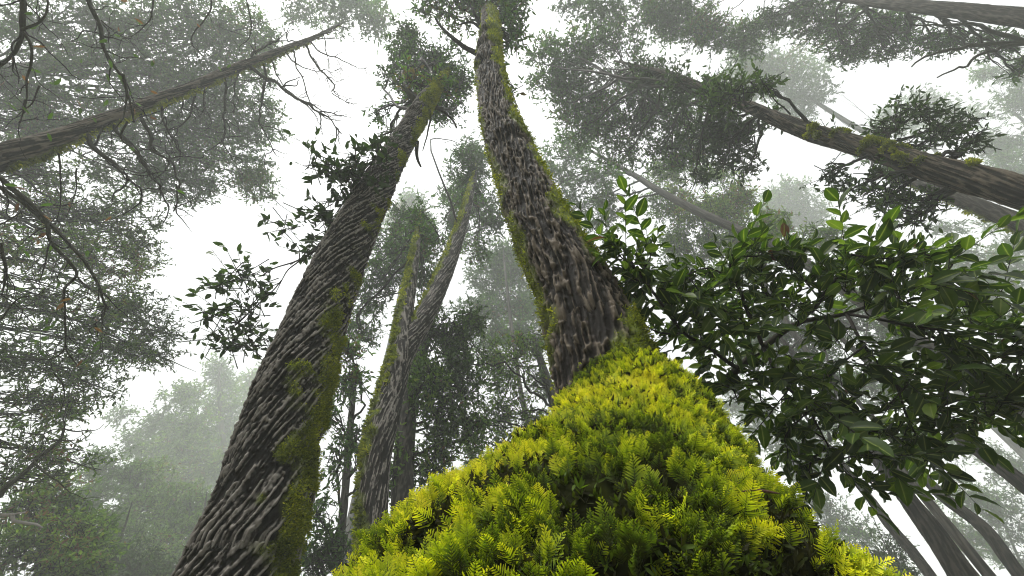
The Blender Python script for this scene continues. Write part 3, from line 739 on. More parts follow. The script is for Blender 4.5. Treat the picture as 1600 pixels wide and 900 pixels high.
near = [([(-60, 230), (0, 275), (30, 300), (60, 328), (82, 352), (110, 385), (140, 420), (155, 450), (166, 478)], 3.6, .020), ([(166, 478), (160, 495), (148, 505), (139, 516)], 3.6, .007), ([(-40, 270), (0, 290), (40, 318), (74, 350)], 3.6, .018), ([(74, 350), (84, 378), (105, 403), (118, 428), (100, 450), (102, 490), (105, 525), (104, 545), (120, 572)], 3.5, .012), ([(84, 378), (72, 410), (62, 445)], 3.5, .006), ([(118, 428), (128, 440), (140, 452)], 3.5, .006), ([(104, 540), (80, 560), (40, 555)], 3.5, .006), ([(0, 500), (25, 470), (60, 460), (100, 458)], 3.5, .006),
        ([(40, -40), (36, 0), (35, 40), (32, 58), (20, 85), (0, 105), (-30, 115)], 3.4, .020), ([(35, 50), (48, 75), (51, 105), (44, 130), (38, 156), (30, 190)], 3.4, .010), ([(35, 48), (60, 35), (72, 10), (66, -20)], 3.4, .009),
        ([(128, -30), (137, 0), (148, 28), (160, 55), (165, 80), (178, 100), (190, 120), (204, 160), (207, 190)], 3.9, .019), ([(190, 118), (194, 150), (193, 185)], 3.9, .012), ([(158, 33), (170, 42), (180, 50)], 3.9, .006), ([(0, 380), (5, 420), (0, 460)], 3.2, .012), ([(60, 135), (40, 165), (0, 175)], 3.8, .006), ([(200, 190), (190, 215), (215, 235), (240, 260)], 3.9, .008),
        ([(240, -20), (238, 20), (225, 40), (205, 60)], 5, .009), ([(330, -20), (326, 20), (300, 60), (310, 80)], 6, .012), ([(380, -20), (392, 30), (390, 55), (375, 75)], 6, .009), ([(0, 775), (25, 748), (52, 722), (90, 690), (100, 670)], 5.5, .03), ([(52, 722), (80, 745), (110, 770)], 5.5, .012), ([(85, 580), (100, 620), (96, 650)], 4, .006), ([(92, 240), (93, 300), (92, 345)], 4, .007), ([(120, 260), (118, 300), (105, 340)], 4, .006)]
for pp, zz, r in near:
    q = [P(a[0], a[1], zz + .03 * i) for i, a in enumerate(pp)]
    tw = Mesh(); r *= 1.25
    tube(tw, q, np.linspace(r, max(.003, r * .35), len(q)), 7, 40, wob=.04, ridge=.35, moss=.1)
    for i in range(1, len(q)):
        for _ in range(3):
            if g.random() < .65: wander(tw, q[i], nrm(q[i] - q[i - 1]) * .7 + g.normal(0, .7, 3), g.uniform(.2, .6), max(.003, r * .3), g, 2, (1, 3), .02, .28, 4, tips=tips)
    tw.build('branch', TWIG, rl)
bl = Mesh(); k = g.choice(len(tips), min(len(tips), 150), replace=False)
a = np.array([tips[i][0] for i in k]); d = np.array([tips[i][1] for i in k])
leaves(bl, a, d + g.normal(0, .5, a.shape) - UP * .4, UP + g.normal(0, .6, a.shape), .085, .03, np.where(g.random(len(a)) < .35, 1.0, .3), MID)
o = bl.build('withered_leaf', LEAF_L, rl); o['kind'] = 'stuff'; o['label'] = 'withered brown and dull leaves at the twig ends'
print('left', round(time.time() - T0, 1))

# ================================================================== the right side
r8, _, p8, rd8 = tree('tree', 'thick dark trunk crossing the upper right, moss patches and leafy tufts on it', [(1660, 322, 54.0), (1600, 303, 51.3), (1520, 280, 46.8), (1450, 262, 42.3), (1375, 238, 33.3), (1320, 222, 29.7), (1262, 205, 27.0), (1188, 175, 20.7), (1112, 142, 14.4), (1050, 117, 9.0), (1000, 104, 5.4), (960, 95, 2.7)], 4.0, 10.5,
     lobes=[(900, 85, 62, 40, 12, .9), (870, 140, 44, 44, 12.2, .9), (930, 150, 66, 44, 11.8), (990, 190, 60, 40, 11.4), (1000, 130, 54, 34, 11.2), (960, 70, 50, 28, 12, .8), (920, 200, 54, 36, 12, .9), (1050, 180, 50, 40, 10.8), (1080, 225, 54, 36, 10.6), (1040, 245, 44, 28, 11, .8), (850, 100, 30, 34, 12.6, .8), (1095, 150, 40, 30, 9.5), (980, 240, 40, 26, 11.8, .7)],
     bark=BARK1, sides=130, rings=460, ridge=(.026, .3, .1), amp=.014, moss=side_moss((-.3, -.3, .9), 1.0, .7, nsc=6, band=(6.4, 1.1, .6)), tufts=5500, tuft=.030, seed=111, limb=.04, subs=9, lump=.10, cover=1.1)
wm, lm = Mesh(), Mesh()
a8 = p8[2:]
crown([(1145, 145, 42, 26, 6.5), (1185, 132, 20, 16, 6.3), (1112, 150, 24, 24, 6.8), (1060, 140, 30, 26, 8.0, .7), (1010, 125, 30, 24, 9, .7), (1130, 195, 40, 30, 7.8), (1100, 215, 30, 24, 8), (1160, 215, 28, 28, 7.6), (1130, 250, 28, 20, 7.9, .8), (1205, 195, 20, 20, 7.2, .7), (1085, 280, 24, 14, 8.4, .7), (1170, 260, 20, 20, 7.8, .6)], lm, wm, a8, L=.10, seed=121, cover=1.5, size=.6, gap=.40)
crown([(1420, 185, 44, 24, 5.6, .9), (1480, 195, 40, 24, 5.6, .9), (1385, 200, 30, 20, 5.6, .8), (1520, 215, 22, 26, 5.4, .8), (1450, 220, 40, 14, 5.4, .8), (1305, 205, 22, 12, 6, .6), (1500, 240, 24, 14, 5.2, .6)], lm, wm, a8, L=.085, seed=122, cover=1.15, size=.5, gap=.42)
crown([(1340, 290, 40, 22, 5.4, .8), (1390, 310, 44, 26, 5.2, .9), (1440, 320, 34, 24, 5, .9), (1300, 270, 26, 18, 5.6, .7), (1400, 275, 30, 14, 5.2, .8), (1420, 345, 36, 16, 5.0, .7), (1470, 300, 16, 14, 5, .7)], lm, wm, a8, L=.085, seed=123, cover=1.1, size=.5, gap=.42)
wm.build('branch', BARK_F, r8); o = lm.build('leaf_tuft', LEAF_D, r8); o['kind'] = 'stuff'

tree('tree', 'thinner grey trunk just below the thick dark one at the right edge', [(1680, 395, 34), (1600, 352, 31), (1540, 327, 27), (1480, 304, 22), (1440, 290, 15), (1400, 277, 7), (1370, 265, 3)], 6.0, None, seed=131, sides=70, rings=180, ridge=(.03, .1, .1), moss=side_moss((0, .9, .3), .6, .5), tufts=900, tuft=.045,
     lobes=[(1400, 255, 34, 18, 9, .7), (1360, 235, 30, 18, 9.4, .7), (1440, 280, 24, 16, 8.4, .6)])
tree('tree', 'brown-barked trunk lying across the top right corner with hanging leaves', [(1680, 42, 40), (1600, 28, 33), (1500, 17, 27), (1400, 7, 20), (1320, -2, 12), (1260, -8, 6)], 6.4, None, seed=141, sides=80, rings=200, ridge=(.03, .12, 0),
     lobes=[(1290, 35, 54, 36, 11, 1), (1240, 15, 46, 30, 11.5, .9), (1350, 50, 54, 34, 10.5, 1), (1320, 80, 50, 20, 10.5, .9), (1410, 45, 50, 30, 10, 1), (1460, 60, 44, 20, 9.5, .8), (1390, 80, 36, 14, 10, .8), (1510, 55, 44, 24, 9, .8), (1570, 70, 40, 20, 8.6, .8), (1580, 105, 36, 16, 8.6, .7), (1200, 25, 30, 24, 12, .7)], limb=.04, subs=9, cover=1.1, L=.09)
bm = Mesh()
rb = [o for o in COL.objects if o.get('label', '').startswith('brown-barked')][0]
for pp in ([(1640, 60), (1580, 62), (1500, 78), (1450, 90), (1428, 102)], [(1660, 50), (1590, 65), (1530, 92), (1468, 124)], [(1640, 66), (1560, 50), (1490, 40), (1420, 38)]):
    tube(bm, [P(a[0], a[1], 7.5) for a in pp], np.linspace(.05, .012, len(pp)), 6, 24, wob=.15, ridge=.4, moss=.1)
bm.build('bough', BARK_F, rb)
tree('tree', 'slim leaning stem with a thin hazy crown right of the mossy trunk', [(1240, 400, 15), (1160, 362, 14), (1090, 330, 13), (1030, 298, 11), (985, 270, 8), (940, 245, 5), (905, 225, 3)], 11, None, seed=151, sides=40, rings=120,
     lobes=[(880, 245, 40, 30, 15, .9), (930, 280, 44, 30, 14.5, .9), (870, 290, 30, 28, 15, .8), (960, 310, 40, 26, 14, .8), (890, 330, 34, 26, 14.5, .8), (940, 350, 34, 24, 14, .8), (905, 215, 34, 20, 15.5, .7)], limb=.05, cover=1.05)

# slanting trunks low on the right
low = [('dark straight trunk leaning up to the left at the bottom right, thickest of that cluster', [(1560, 965, 46), (1506, 900, 41), (1464, 840, 34), (1424, 787, 27), (1390, 740, 24), (1350, 690, 20), (1310, 640, 16), (1270, 590, 11)], 5.6, BARK_S, 161, [(1230, 520, 50, 40, 13), (1280, 560, 44, 36, 12.5), (1190, 560, 40, 36, 13.5)]),
       ('pale thin trunk left of the dark leaning one, bottom right', [(1500, 965, 17.8), (1454, 900, 17.0), (1420, 855, 15.5), (1387, 817, 14.1), (1360, 780, 11.8), (1320, 730, 8.9)], 8.5, BARK_S, 162, [(1270, 690, 44, 34, 16, .8), (1310, 660, 36, 30, 16, .8)]),
       ('pale leaning trunk right of the dark leaning one, reaching the bottom edge', [(1660, 965, 23.7), (1595, 900, 21.5), (1537, 825, 19.2), (1469, 772, 16.3), (1420, 715, 12.6), (1370, 660, 8.9)], 7.5, BARK_S, 163, [(1320, 600, 44, 34, 15, .8), (1370, 610, 40, 30, 15, .8)]),
       ('slanting trunk at the right edge behind the drooping laurel leaves', [(1670, 810, 26.6), (1600, 757, 24.4), (1526, 701, 21.5), (1469, 660, 18.5), (1410, 610, 14.1), (1350, 560, 8.9)], 6.6, BARK_S, 164, [(1300, 500, 50, 36, 14, .9), (1370, 520, 40, 34, 14, .9), (1350, 460, 40, 30, 14.5, .8)])]
for lab, sp, z0, bk, sd, lb in low:
    tree('tree', lab, sp, z0, None, lobes=lb, bark=bk, seed=sd, sides=70, rings=200, ridge=(.025, .3, .1), group='leaning trunks at the lower right', blend=.12, extend=2.5, moss=side_moss((0, .8, .4), .8, .4), lump=.08)

# ================================================================== the broad-leaved laurel close by on the right
def sapling():
    g = np.random.default_rng(44)
    zc = 2.0
    b0 = P(1082, 668, 2.2)
    base = np.array([b0[0] - .12, b0[1] + .12, 0])
    root = thing('laurel_sapling', 'dark glossy broad-leaved laurel sapling right behind the mossy foot', 'sapling', base)
    st = Mesh()
    tube(st, [base + np.array([0, 0, -.1]), base * .5 + b0 * .5, b0, P(1112, 612, 2.25), P(1150, 575, 2.25), P(1190, 540, 2.25), P(1250, 505, 2.25), P(1320, 488, 2.2), P(1400, 470, 2.15)], [.035, .03, .026, .024, .021, .018, .014, .01, .005], 10, 60, wob=.03, ridge=.4, moss=.05)
    st.build('stem', TWIG, root)
    bm, lm = Mesh(), Mesh()
    att = []
    def br(pp, r, z=2.1):
        q = np.array([P(a[0], a[1], a[2] if len(a) > 2 else z) for a in pp])
        p_, r_ = resample(q, np.linspace(r, max(.0022, r * .25), len(q)), 30)
        tube(bm, q, np.linspace(r, max(.0022, r * .25), len(q)), 6, 30, wob=.02, ridge=.35, moss=0.0)
        att.append(p_)
    br([(1150, 575, 2.25), (1110, 545), (1070, 520), (1030, 470), (1000, 430), (985, 405), (978, 380)], .012)
    br([(1070, 520), (1030, 520), (1000, 500), (975, 470)], .006)
    br([(1000, 430), (970, 400), (950, 385)], .005)
    br([(1000, 430), (1015, 405), (1012, 385)], .004)
    br([(1190, 540, 2.25), (1170, 490), (1150, 440), (1142, 415), (1155, 395)], .012)
    br([(1150, 440), (1110, 420), (1070, 430), (1050, 440)], .006)
    br([(1140, 400), (1185, 400), (1215, 390)], .005)
    br([(1250, 505, 2.25), (1280, 470), (1310, 430), (1330, 415), (1322, 400)], .010, 1.95)
    br([(1280, 470), (1250, 430), (1220, 410)], .005)
    br([(1330, 400), (1380, 405), (1420, 400)], .006, 1.9)
    br([(1400, 470, 2.15), (1440, 440), (1480, 420), (1490, 405)], .008, 1.9)
    br([(1320, 488, 2.2), (1420, 510), (1520, 520), (1620, 530)], .009, 1.9)
    br([(1420, 510), (1480, 540), (1560, 580), (1640, 600)], .008, 1.95)
    br([(1320, 488, 2.2), (1350, 540), (1400, 600), (1450, 640), (1520, 660)], .009, 1.97)
    br([(1400, 600), (1420, 660), (1440, 690), (1465, 725)], .007, 1.95)
    br([(1450, 640), (1540, 620), (1620, 640)], .006, 1.92)
    br([(1190, 540, 2.25), (1220, 590), (1260, 640), (1290, 690), (1320, 735)], .009, 1.95)
    br([(1260, 640), (1330, 660), (1390, 680), (1430, 705)], .006, 2.0)
    br([(1290, 700), (1270, 720), (1265, 745)], .004, 1.9)
    br([(1220, 590), (1180, 600), (1150, 620)], .005, 2.1)
    br([(1260, 640), (1230, 680), (1235, 710)], .004, 1.95)
    br([(1320, 735), (1345, 755), (1365, 765)], .003, 1.95)
    br([(1350, 540), (1300, 580), (1280, 610)], .005, 1.9)
    br([(1200, 520), (1120, 480), (1080, 470)], .006, 2.2)
    br([(1250, 505, 2.25), (1200, 460), (1190, 430)], .005, 2.2)
    br([(1480, 400), (1420, 400), (1380, 420)], .005, 1.9)
    # sprays of leaves set along the outer half of every shoot
    def spray(p0, d, n, L):
        d = nrm(d); tl = L * (.35 * n)
        twigs(bm, p0[None], (p0 + d * tl)[None], np.array([.0022]), np.array([.0012]))
        s = nrm(np.cross(d, UP + g.normal(0, .3, 3)))
        for i in range(n):
            f = (i + .6) / n; sg = 1 if i % 2 else -1
            ld = d * (.55 + .5 * f) + s * sg * (.95 - .55 * f) + g.normal(0, .16, 3) - UP * .05
            yield p0 + d * tl * f, ld, UP * .5 - np.array([0, .55, 0]) + g.normal(0, .5, 3), L * g.uniform(.55, 1.15)
    A, D, U, Ls = [], [], [], []
    clump = [(1470, 430), (1350, 400), (1500, 480), (1560, 560), (1400, 430), (1180, 400), (1230, 480), (1300, 540), (1430, 560), (1150, 540), (1560, 620), (1480, 600), (1240, 560), (1100, 470), (1330, 620), (1540, 500), (1590, 660), (1400, 500), (1460, 510), (1060, 450), (1280, 420), (1130, 600), (1520, 430), (1590, 520), (1190, 600), (1350, 470), (1000, 440), (1200, 650), (1250, 690), (1290, 715), (1440, 680), (1370, 715), (1480, 660), (1560, 640), (1330, 680), (1210, 560), (1590, 570), (1085, 535), (1125, 515), (1060, 500), (1150, 610), (1105, 570), (1185, 580), (1205, 635), (1160, 470), (1260, 450), (1380, 460), (1430, 480), (1300, 500), (1350, 570), (1480, 560), (1420, 600), (1510, 590), (1240, 610), (1290, 640), (1540, 470), (1440, 410), (1240, 400), (1380, 650), (1040, 540), (1160, 420), (1570, 440), (1330, 440), (1470, 630)]
    for ci, (cx, cy) in enumerate(clump):
        near_ = 1.98 if cx > 1250 else 2.12
        ends = P(cx, cy, near_ + g.normal(0, .12)); al = np.concatenate(att); k = np.linalg.norm(al - ends, axis=1).argmin()
        q = [al[k], al[k] * .5 + ends * .5 + g.normal(0, .02, 3), ends]
        tube(bm, q, [.004, .003, .002], 5, 10, wob=.02, ridge=.3, moss=0.0)
        att.append(resample(np.array(q), np.array([1, 1, 1.]), 12)[0][3:])
    for p_ in att:
        ln = np.linalg.norm(p_[-1] - p_[0]); ns = max(3, int(ln / .027))
        for j in range(ns):
            f = .25 + .75 * (j + g.random() * .6) / ns; i = min(len(p_) - 2, int(f * (len(p_) - 1)))
            t_ = nrm(p_[i + 1] - p_[i])
            dd = t_ * .7 + nrm(g.normal(0, 1, 3)) * .8 + UP * .12
            for a_ in spray(p_[i], dd, g.integers(4, 8), g.uniform(.050, .098)): A.append(a_[0]); D.append(a_[1]); U.append(a_[2]); Ls.append(a_[3])
        for a_ in spray(p_[-1], nrm(p_[-1] - p_[-2]) + g.normal(0, .2, 3), 8, .10): A.append(a_[0]); D.append(a_[1]); U.append(a_[2]); Ls.append(a_[3])
    A, D, U, Ls = map(np.array, (A, D, U, Ls))
    keep = np.linalg.norm(A - CAM, axis=1) > .9
    A, D, U, Ls = A[keep], D[keep], U[keep], Ls[keep]
    tn = np.clip(g.normal(.5, .22, len(A)), 0, .93); tn[g.random(len(A)) < .010] = .985
    leaves(lm, A, D, U, Ls, Ls * .53, tn, NEAR)
    print('sapling leaves', len(A))
    bm.build('branch', TWIG, root); o = lm.build('leaves', LEAF_N, root); o['kind'] = 'stuff'
sapling()
print('right', round(time.time() - T0, 1))

# ================================================================== hazy trees farther off
def far(label, trunk, z0, lobes, seed, leaf=LEAF_C, **kw):
    ov = dict(sides=28, rings=70, ridge=(.05, .2, .1), limb=.02, subs=4, extend=2.0, cover=1.7, per=10)
    ov.update(kw)
    zl = np.mean([deep(l[4]) for l in lobes]); zq, _ = auto_z(*trunk[0][:2], 10., *trunk[-1][:2]); z0 = zl / (zq / 10)
    trunk = [(t[0], t[1], t[2] * .75) for t in trunk]
    tree('tree', label, trunk, z0, None, lobes=lobes, seed=seed, leaf=leaf, group='misty forest trees behind', **ov)
B = lambda x, y, rx, ry, z, d=1.0: (x, y, rx, ry, z, d)
far('faint misty crown at the very top, between the dead tree and the mossy one', [(100, -70, 16), (300, -45, 13), (470, -15, 7)], 12, [B(530, 15, 54, 26, 15, .8), B(470, 22, 30, 22, 15, .7), B(590, 35, 34, 24, 15, .7), B(570, 0, 50, 24, 16, .8)], 201)
far('misty crown at the top edge just right of the mossy trunk', [(1560, -75, 18), (1350, -50, 14), (1150, -18, 7)], 10, [B(930, 15, 46, 20, 13, .8), B(1000, 25, 54, 28, 13), B(1070, 15, 50, 26, 13), B(1110, 50, 46, 26, 12.5), B(1170, 60, 44, 28, 12.5), B(1050, 45, 36, 20, 13, .8), B(890, 8, 30, 14, 13.5, .7)], 202)
far('pale misty crown above the thick dark trunk on the right', [(1420, 240, 14), (1340, 200, 12), (1260, 150, 8)], 17, [B(1210, 110, 54, 36, 20), B(1250, 150, 44, 34, 20), B(1180, 85, 36, 26, 20, .8), B(1270, 110, 24, 24, 21, .6), B(1160, 130, 36, 30, 20)], 203)
far('round pale crown fading into the mist right of centre', [(1340, 460, 13), (1290, 400, 11), (1245, 330, 7)], 22, [B(1232, 305, 34, 22, 25, 1.2), B(1210, 330, 30, 24, 25, 1.2), B(1262, 330, 30, 22, 25, 1.2), B(1240, 350, 40, 20, 25, 1.2)], 204)
far('misty round crown peeping over the thick trunk at upper right', [(1560, 330, 13), (1500, 280, 11), (1440, 210, 7)], 20, [B(1440, 165, 34, 18, 24, 1.1), B(1480, 190, 40, 24, 24, 1.1), B(1400, 190, 34, 20, 24, 1.1)], 205)
far('tall pale crown against the sky at the right edge', [(1720, 330, 16), (1660, 270, 14), (1600, 190, 9)], 16, [B(1590, 160, 30, 34, 19, 1.1), B(1575, 215, 32, 34, 19, 1.1), B(1600, 260, 40, 30, 18, 1.1), B(1560, 275, 30, 18, 18.5, .9), B(1555, 110, 24, 16, 19, .7), B(1590, 110, 24, 24, 19, .8)], 206)
far('pale crown low at the right edge above the drooping laurel', [(1680, 560, 16), (1620, 490, 14), (1570, 430, 9)], 15, [B(1560, 430, 50, 30, 18, 1), B(1510, 400, 40, 22, 18, .8), B(1590, 390, 36, 24, 18, .8), B(1530, 470, 40, 24, 17.5, 1), B(1590, 470, 30, 30, 17.5, 1), B(1480, 360, 24, 16, 18, .6), B(1560, 350, 30, 14, 18, .6)], 207)
far('mid-green hazy tree behind the drooping laurel', [(1300, 600, 14), (1240, 520, 12), (1185, 430, 10), (1140, 350, 6)], 11, [B(1100, 340, 50, 36, 14, 1.1), B(1050, 320, 40, 30, 14.5, 1), B(1140, 310, 44, 28, 14, 1), B(1150, 370, 48, 36, 13.5, 1.1), B(1080, 385, 44, 34, 14, 1.1), B(1200, 350, 36, 30, 13.5, 1), B(1040, 270, 36, 24, 15, .9), B(1115, 275, 36, 20, 14.5, .8), B(1230, 390, 40, 30, 13, 1), B(1150, 430, 44, 30, 13, 1), B(1060, 430, 44, 30, 13.5, 1), B(1285, 370, 34, 24, 12.5, .9)], 208, leaf=LEAF_L)
far('small pale misty crown between the furrowed trunk and the forked tree', [(625, 470, 14), (632, 400, 12), (640, 330, 7)], 20, [B(640, 318, 22, 20, 24, 1.1), B(625, 345, 24, 20, 24, 1.1), B(655, 345, 24, 22, 24, 1.1), B(640, 375, 34, 22, 23, 1.1)], 209)
far('blue-green misty tree seen left of the mossy trunk', [(830, 700, 11), (812, 600, 9), (798, 500, 7), (788, 410, 4)], 13, [B(790, 395, 34, 28, 18, 1.1), B(765, 430, 36, 30, 17.5, 1.1), B(815, 430, 34, 30, 17.5, 1.1), B(790, 470, 46, 30, 17, 1.1), B(830, 490, 30, 30, 16.5, 1), B(750, 490, 40, 32, 16.5, 1), B(800, 520, 46, 26, 16, .9), B(770, 530, 36, 26, 16, .8), B(840, 530, 24, 24, 16, .8)], 210)
far('pale misty tree showing under the broad laurel leaves', [(1290, 900, 6.4), (1270, 820, 5.6), (1245, 740, 4.0)], 15, [B(1220, 680, 40, 30, 18, .8), B(1180, 650, 30, 30, 18, .8), B(1260, 720, 40, 30, 18, .8), B(1290, 790, 36, 30, 17, .8), B(1150, 620, 26, 26, 19, .8), B(1330, 830, 36, 30, 16, .8)], 211)
far('small dark-leaved tree at the bottom right among the slanting trunks', [(1430, 1000, 6.4), (1410, 940, 5.6), (1395, 880, 3.6)], 9, [B(1385, 885, 36, 22, 11, 1), B(1420, 905, 36, 22, 10.5, 1), B(1350, 900, 30, 22, 11, 1), B(1390, 850, 26, 20, 11.5, .6)], 212, leaf=LEAF_D)
far('thin misty tree behind the slanting trunks in the bottom right corner', [(1640, 960, 7.2), (1600, 890, 6.4), (1565, 810, 4.4)], 14, [B(1560, 800, 44, 30, 17, .8), B(1520, 780, 34, 30, 17, .8), B(1590, 740, 34, 30, 17.5, .8), B(1580, 850, 40, 34, 16.5, .9), B(1510, 850, 34, 30, 16.5, .7), B(1470, 820, 26, 26, 17, .6), B(1550, 720, 30, 24, 18, .6), B(1500, 700, 30, 20, 18, .6)], 213)
# the layered slope at lower left
far('tallest pale conifer-like tree in the mist left of the furrowed trunk', [(370, 840, 18), (355, 740, 15), (345, 650, 11), (342, 590, 6)], 19, [B(342, 575, 18, 19, 25, 1.1), B(338, 605, 29, 24, 25, 1.1), B(348, 640, 36, 28, 24, 1.1), B(335, 680, 46, 31, 24, 1.1), B(355, 725, 50, 33, 23, 1.1), B(325, 760, 46, 31, 23, 1.1)], 214, leaf=LEAF_L)
far('misty tree half hidden behind the left edge of the furrowed trunk', [(420, 780, 16), (412, 690, 13), (405, 610, 7)], 21, [B(408, 585, 27, 21, 27, 1.1), B(395, 615, 34, 26, 27, 1.1), B(420, 640, 34, 28, 27, 1.1), B(390, 655, 34, 31, 26, 1.1), B(390, 700, 39, 33, 26, 1.1)], 215, leaf=LEAF_L)
far('pale bushy tree just below the bright gap in the lower left sky', [(300, 860, 18), (290, 760, 15), (282, 680, 9)], 17, [B(285, 625, 34, 28, 22, 1.0), B(265, 660, 41, 26, 21, 1.0), B(300, 665, 41, 33, 21, 1.0), B(270, 700, 50, 31, 20, 1.1), B(230, 690, 34, 24, 20, 0.8), B(300, 730, 50, 33, 20, 1.1), B(250, 745, 50, 33, 19, 1.1), B(190, 650, 23, 19, 21, 0.6)], 216, leaf=LEAF_L)
far('feathery yellow-green tree low on the left slope', [(240, 990, 24), (225, 900, 20), (215, 810, 13)], 12, [B(210, 750, 50, 28, 15, 1.1), B(160, 730, 41, 26, 15, 1.0), B(250, 785, 50, 31, 15, 1.1), B(200, 800, 57, 33, 14.5, 1.1), B(150, 790, 46, 31, 14, 1.0), B(290, 800, 41, 28, 15, 1.1), B(240, 840, 57, 33, 14, 1.1), B(310, 790, 32, 31, 15.5, 1.0), B(180, 850, 50, 31, 13.5, 1.1)], 217, leaf=LEAF_L)
far('soft green tree beside the foot of the furrowed trunk at the bottom', [(330, 1000, 20), (320, 920, 17), (312, 840, 11)], 12, [B(310, 835, 46, 31, 14.5, 1.1), B(280, 870, 50, 31, 14, 1.1), B(250, 895, 50, 28, 13.5, 1.1), B(320, 880, 39, 33, 14, 1.0), B(200, 900, 50, 26, 13, 1.0), B(355, 830, 23, 31, 15, 0.9)], 218, leaf=LEAF_L)
far('dense green bush-like tree in the bottom left corner', [(60, 1030, 22), (62, 950, 19), (65, 870, 12)], 7.5, [B(70, 770, 46, 28, 9, 0.9), B(100, 800, 46, 31, 9, 1.0), B(40, 800, 41, 31, 8.6, 0.9), B(30, 850, 50, 36, 8.2, 1.0), B(90, 850, 57, 36, 8.4, 1.0), B(130, 880, 50, 31, 8.6, 0.9), B(60, 900, 69, 33, 8, 1.1), B(140, 830, 34, 31, 9, 0.8)], 219, leaf=LEAF_L)
far('dark leaning shrubby tree under the feathery one at the bottom left', [(170, 1010, 18), (172, 950, 15), (175, 890, 10)], 9, [B(170, 870, 50, 26, 11, 0.8), B(210, 890, 50, 24, 11, 0.8), B(140, 900, 46, 24, 10.5, 0.9), B(260, 905, 46, 19, 11, 0.8)], 220, leaf=LEAF_D)
print('far', round(time.time() - T0, 1))

# broken dead limb, pale, caught in the bottom left thicket
dl = Mesh(); q = [P(-15, 805, 6.4), P(10, 806, 6.4), P(32, 812, 6.35), P(52, 818, 6.3), P(68, 822, 6.3)]
tube(dl, q, [.016, .026, .022, .016, .005], 12, 30, wob=.15, ridge=.9, moss=0.0)
tube(dl, [P(20, 806, 6.4), P(34, 798, 6.3), P(48, 794, 6.3)], [.014, .012, .004], 8, 14, wob=.1, ridge=.9, moss=0.0)
PALE = bark_mat('weathered dead wood', (.04, .037, .033), (.13, .12, .105), (.25, .235, .22))
o = dl.build('dead_limb', PALE); o['label'] = 'pale broken dead limb caught in the thicket at lower left'; o['category'] = 'dead branch'

# ================================================================== ground
gx = np.r_[-150, -100, -60, np.linspace(-36, 36, 145), 60, 100, 150]
X, Y = np.meshgrid(gx, gx); H = (fbm(np.stack([X * .35, Y * .35, 0 * X], -1), 3, 9) - .5) * .25
gm = Mesh(); gm.add(np.stack([X, Y, H - .05], -1).reshape(-1, 3), grid_quads(len(gx), len(gx), False))
m, nt, out = nodes('leaf litter soil'); L = nt.links.new
tc = nd(nt, 'ShaderNodeTexCoord'); n1 = nd(nt, 'ShaderNodeTexNoise'); n1.inputs['Scale'].default_value = 14; n1.inputs['Detail'].default_value = 6
n2 = nd(nt, 'ShaderNodeTexNoise'); n2.inputs['Scale'].default_value = .5; n2.inputs['Detail'].default_value = 3
L(tc.outputs['Object'], n1.inputs['Vector']); L(tc.outputs['Object'], n2.inputs['Vector'])
r1 = ramp(nt, [(.3, (.02, .014, .008)), (.55, (.07, .048, .026)), (.75, (.12, .09, .05))]); L(n1.outputs['Fac'], r1.inputs[0])
r2_ = ramp(nt, [(.5, (0, 0, 0)), (.62, (1, 1, 1))]); L(n2.outputs['Fac'], r2_.inputs[0])
mx = nd(nt, 'ShaderNodeMix', data_type='RGBA'); L(r2_.outputs[0], mx.inputs[0]); L(r1.outputs[0], mx.inputs[6]); mx.inputs[7].default_value = (.05, .065, .015, 1)
bs = nd(nt, 'ShaderNodeBsdfPrincipled'); bs.inputs['Roughness'].default_value = .9; L(mx.outputs[2], bs.inputs['Base Color'])
bp = nd(nt, 'ShaderNodeBump'); bp.inputs['Distance'].default_value = .05; L(n1.outputs['Fac'], bp.inputs['Height']); L(bp.outputs[0], bs.inputs['Normal']); L(bs.outputs[0], out.inputs[0])
structure(gm.build('ground', m))

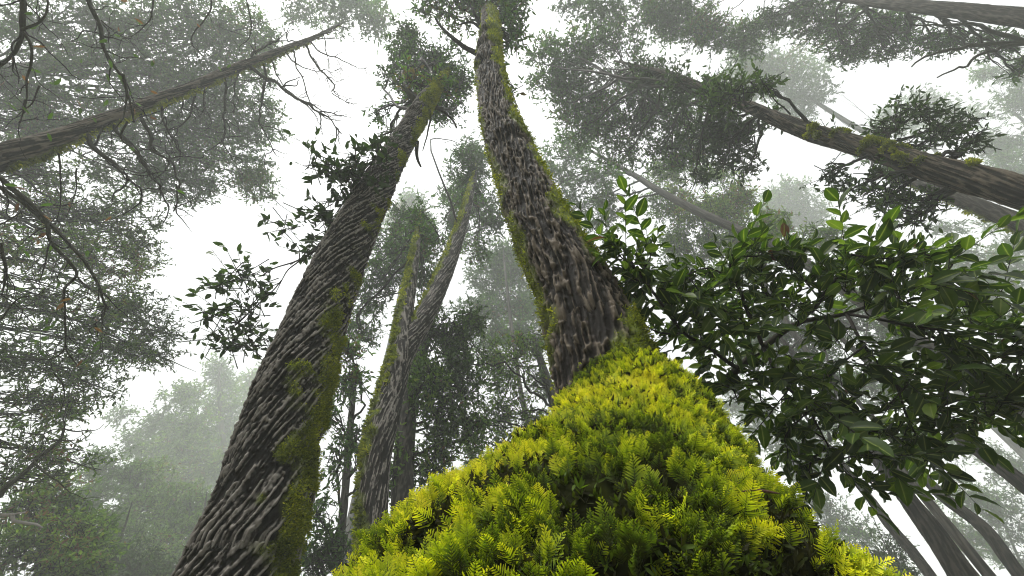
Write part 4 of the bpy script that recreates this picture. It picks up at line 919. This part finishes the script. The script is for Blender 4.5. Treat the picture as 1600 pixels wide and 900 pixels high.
# ================================================================== mist
HAZE = .0062
top = 0
for o in COL.objects:
    if o.type == 'MESH':
        for c in o.bound_box: top = max(top, (o.matrix_world @ Vector(c)).z + (o.parent.location.z if o.parent else 0))
print('highest', round(top, 1))
hm = Mesh(); a = 160; zt = max(top + .5, 16)
c = np.array([[x, y, z_] for z_ in (-1.2, zt) for y in (-a, a) for x in (-a, a)])
hm.add(c, [[0, 2, 3, 1], [4, 5, 7, 6], [0, 1, 5, 4], [2, 6, 7, 3], [0, 4, 6, 2], [1, 3, 7, 5]])
m, nt, out = nodes('mist'); pv = nd(nt, 'ShaderNodeVolumePrincipled'); pv.inputs['Density'].default_value = HAZE
pv.inputs['Color'].default_value = (.93, .98, .94, 1); pv.inputs['Anisotropy'].default_value = .2
nt.links.new(pv.outputs[0], out.inputs['Volume'])
o = hm.build('haze', m, smooth=False); o['kind'] = 'stuff'

# ================================================================== light
SUN_EL, SUN_AZ = math.radians(66), math.radians(215)     # behind the viewer, softened by cloud
W = bpy.data.worlds.new('World'); SC.world = W; W.use_nodes = True
nt = W.node_tree; bg = nt.nodes['Background']
sky = nt.nodes.new('ShaderNodeTexSky'); sky.sky_type = 'NISHITA'; sky.sun_disc = False
sky.sun_elevation = SUN_EL; sky.sun_rotation = SUN_AZ; sky.dust_density = 5; sky.air_density = 1.5
hs = nt.nodes.new('ShaderNodeHueSaturation'); hs.inputs['Saturation'].default_value = .06
nt.links.new(sky.outputs[0], hs.inputs['Color']); nt.links.new(hs.outputs[0], bg.inputs['Color'])
bg.inputs['Strength'].default_value = .085
s = bpy.data.lights.new('sun', 'SUN'); s.energy = 1.5; s.angle = math.radians(12); s.color = (1, .97, .92)
so = bpy.data.objects.new('sun', s); COL.objects.link(so)
d = Vector((math.sin(SUN_AZ) * math.cos(SUN_EL), math.cos(SUN_AZ) * math.cos(SUN_EL), math.sin(SUN_EL)))
so.rotation_euler = d.to_track_quat('Z', 'Y').to_euler(); so.location = d * 10

SC.view_settings.view_transform = 'Standard'; SC.view_settings.look = 'None'; SC.view_settings.gamma = 1
SC.view_settings.exposure = 1.85
SC.render.engine = 'CYCLES'
cy = SC.cycles
cy.use_denoising = True; cy.filter_width = 1.1; cy.max_bounces = 7; cy.diffuse_bounces = 3; cy.glossy_bounces = 2; cy.transmission_bounces = 4; cy.volume_bounces = 3; cy.transparent_max_bounces = 4
cy.sample_clamp_indirect = 8
for o in COL.objects:
    for k in ('at', 'tree_top'):
        if k in o: del o[k]
print('script', round(time.time() - T0, 1), 'faces', sum(len(o.data.polygons) for o in COL.objects if o.type == 'MESH'))
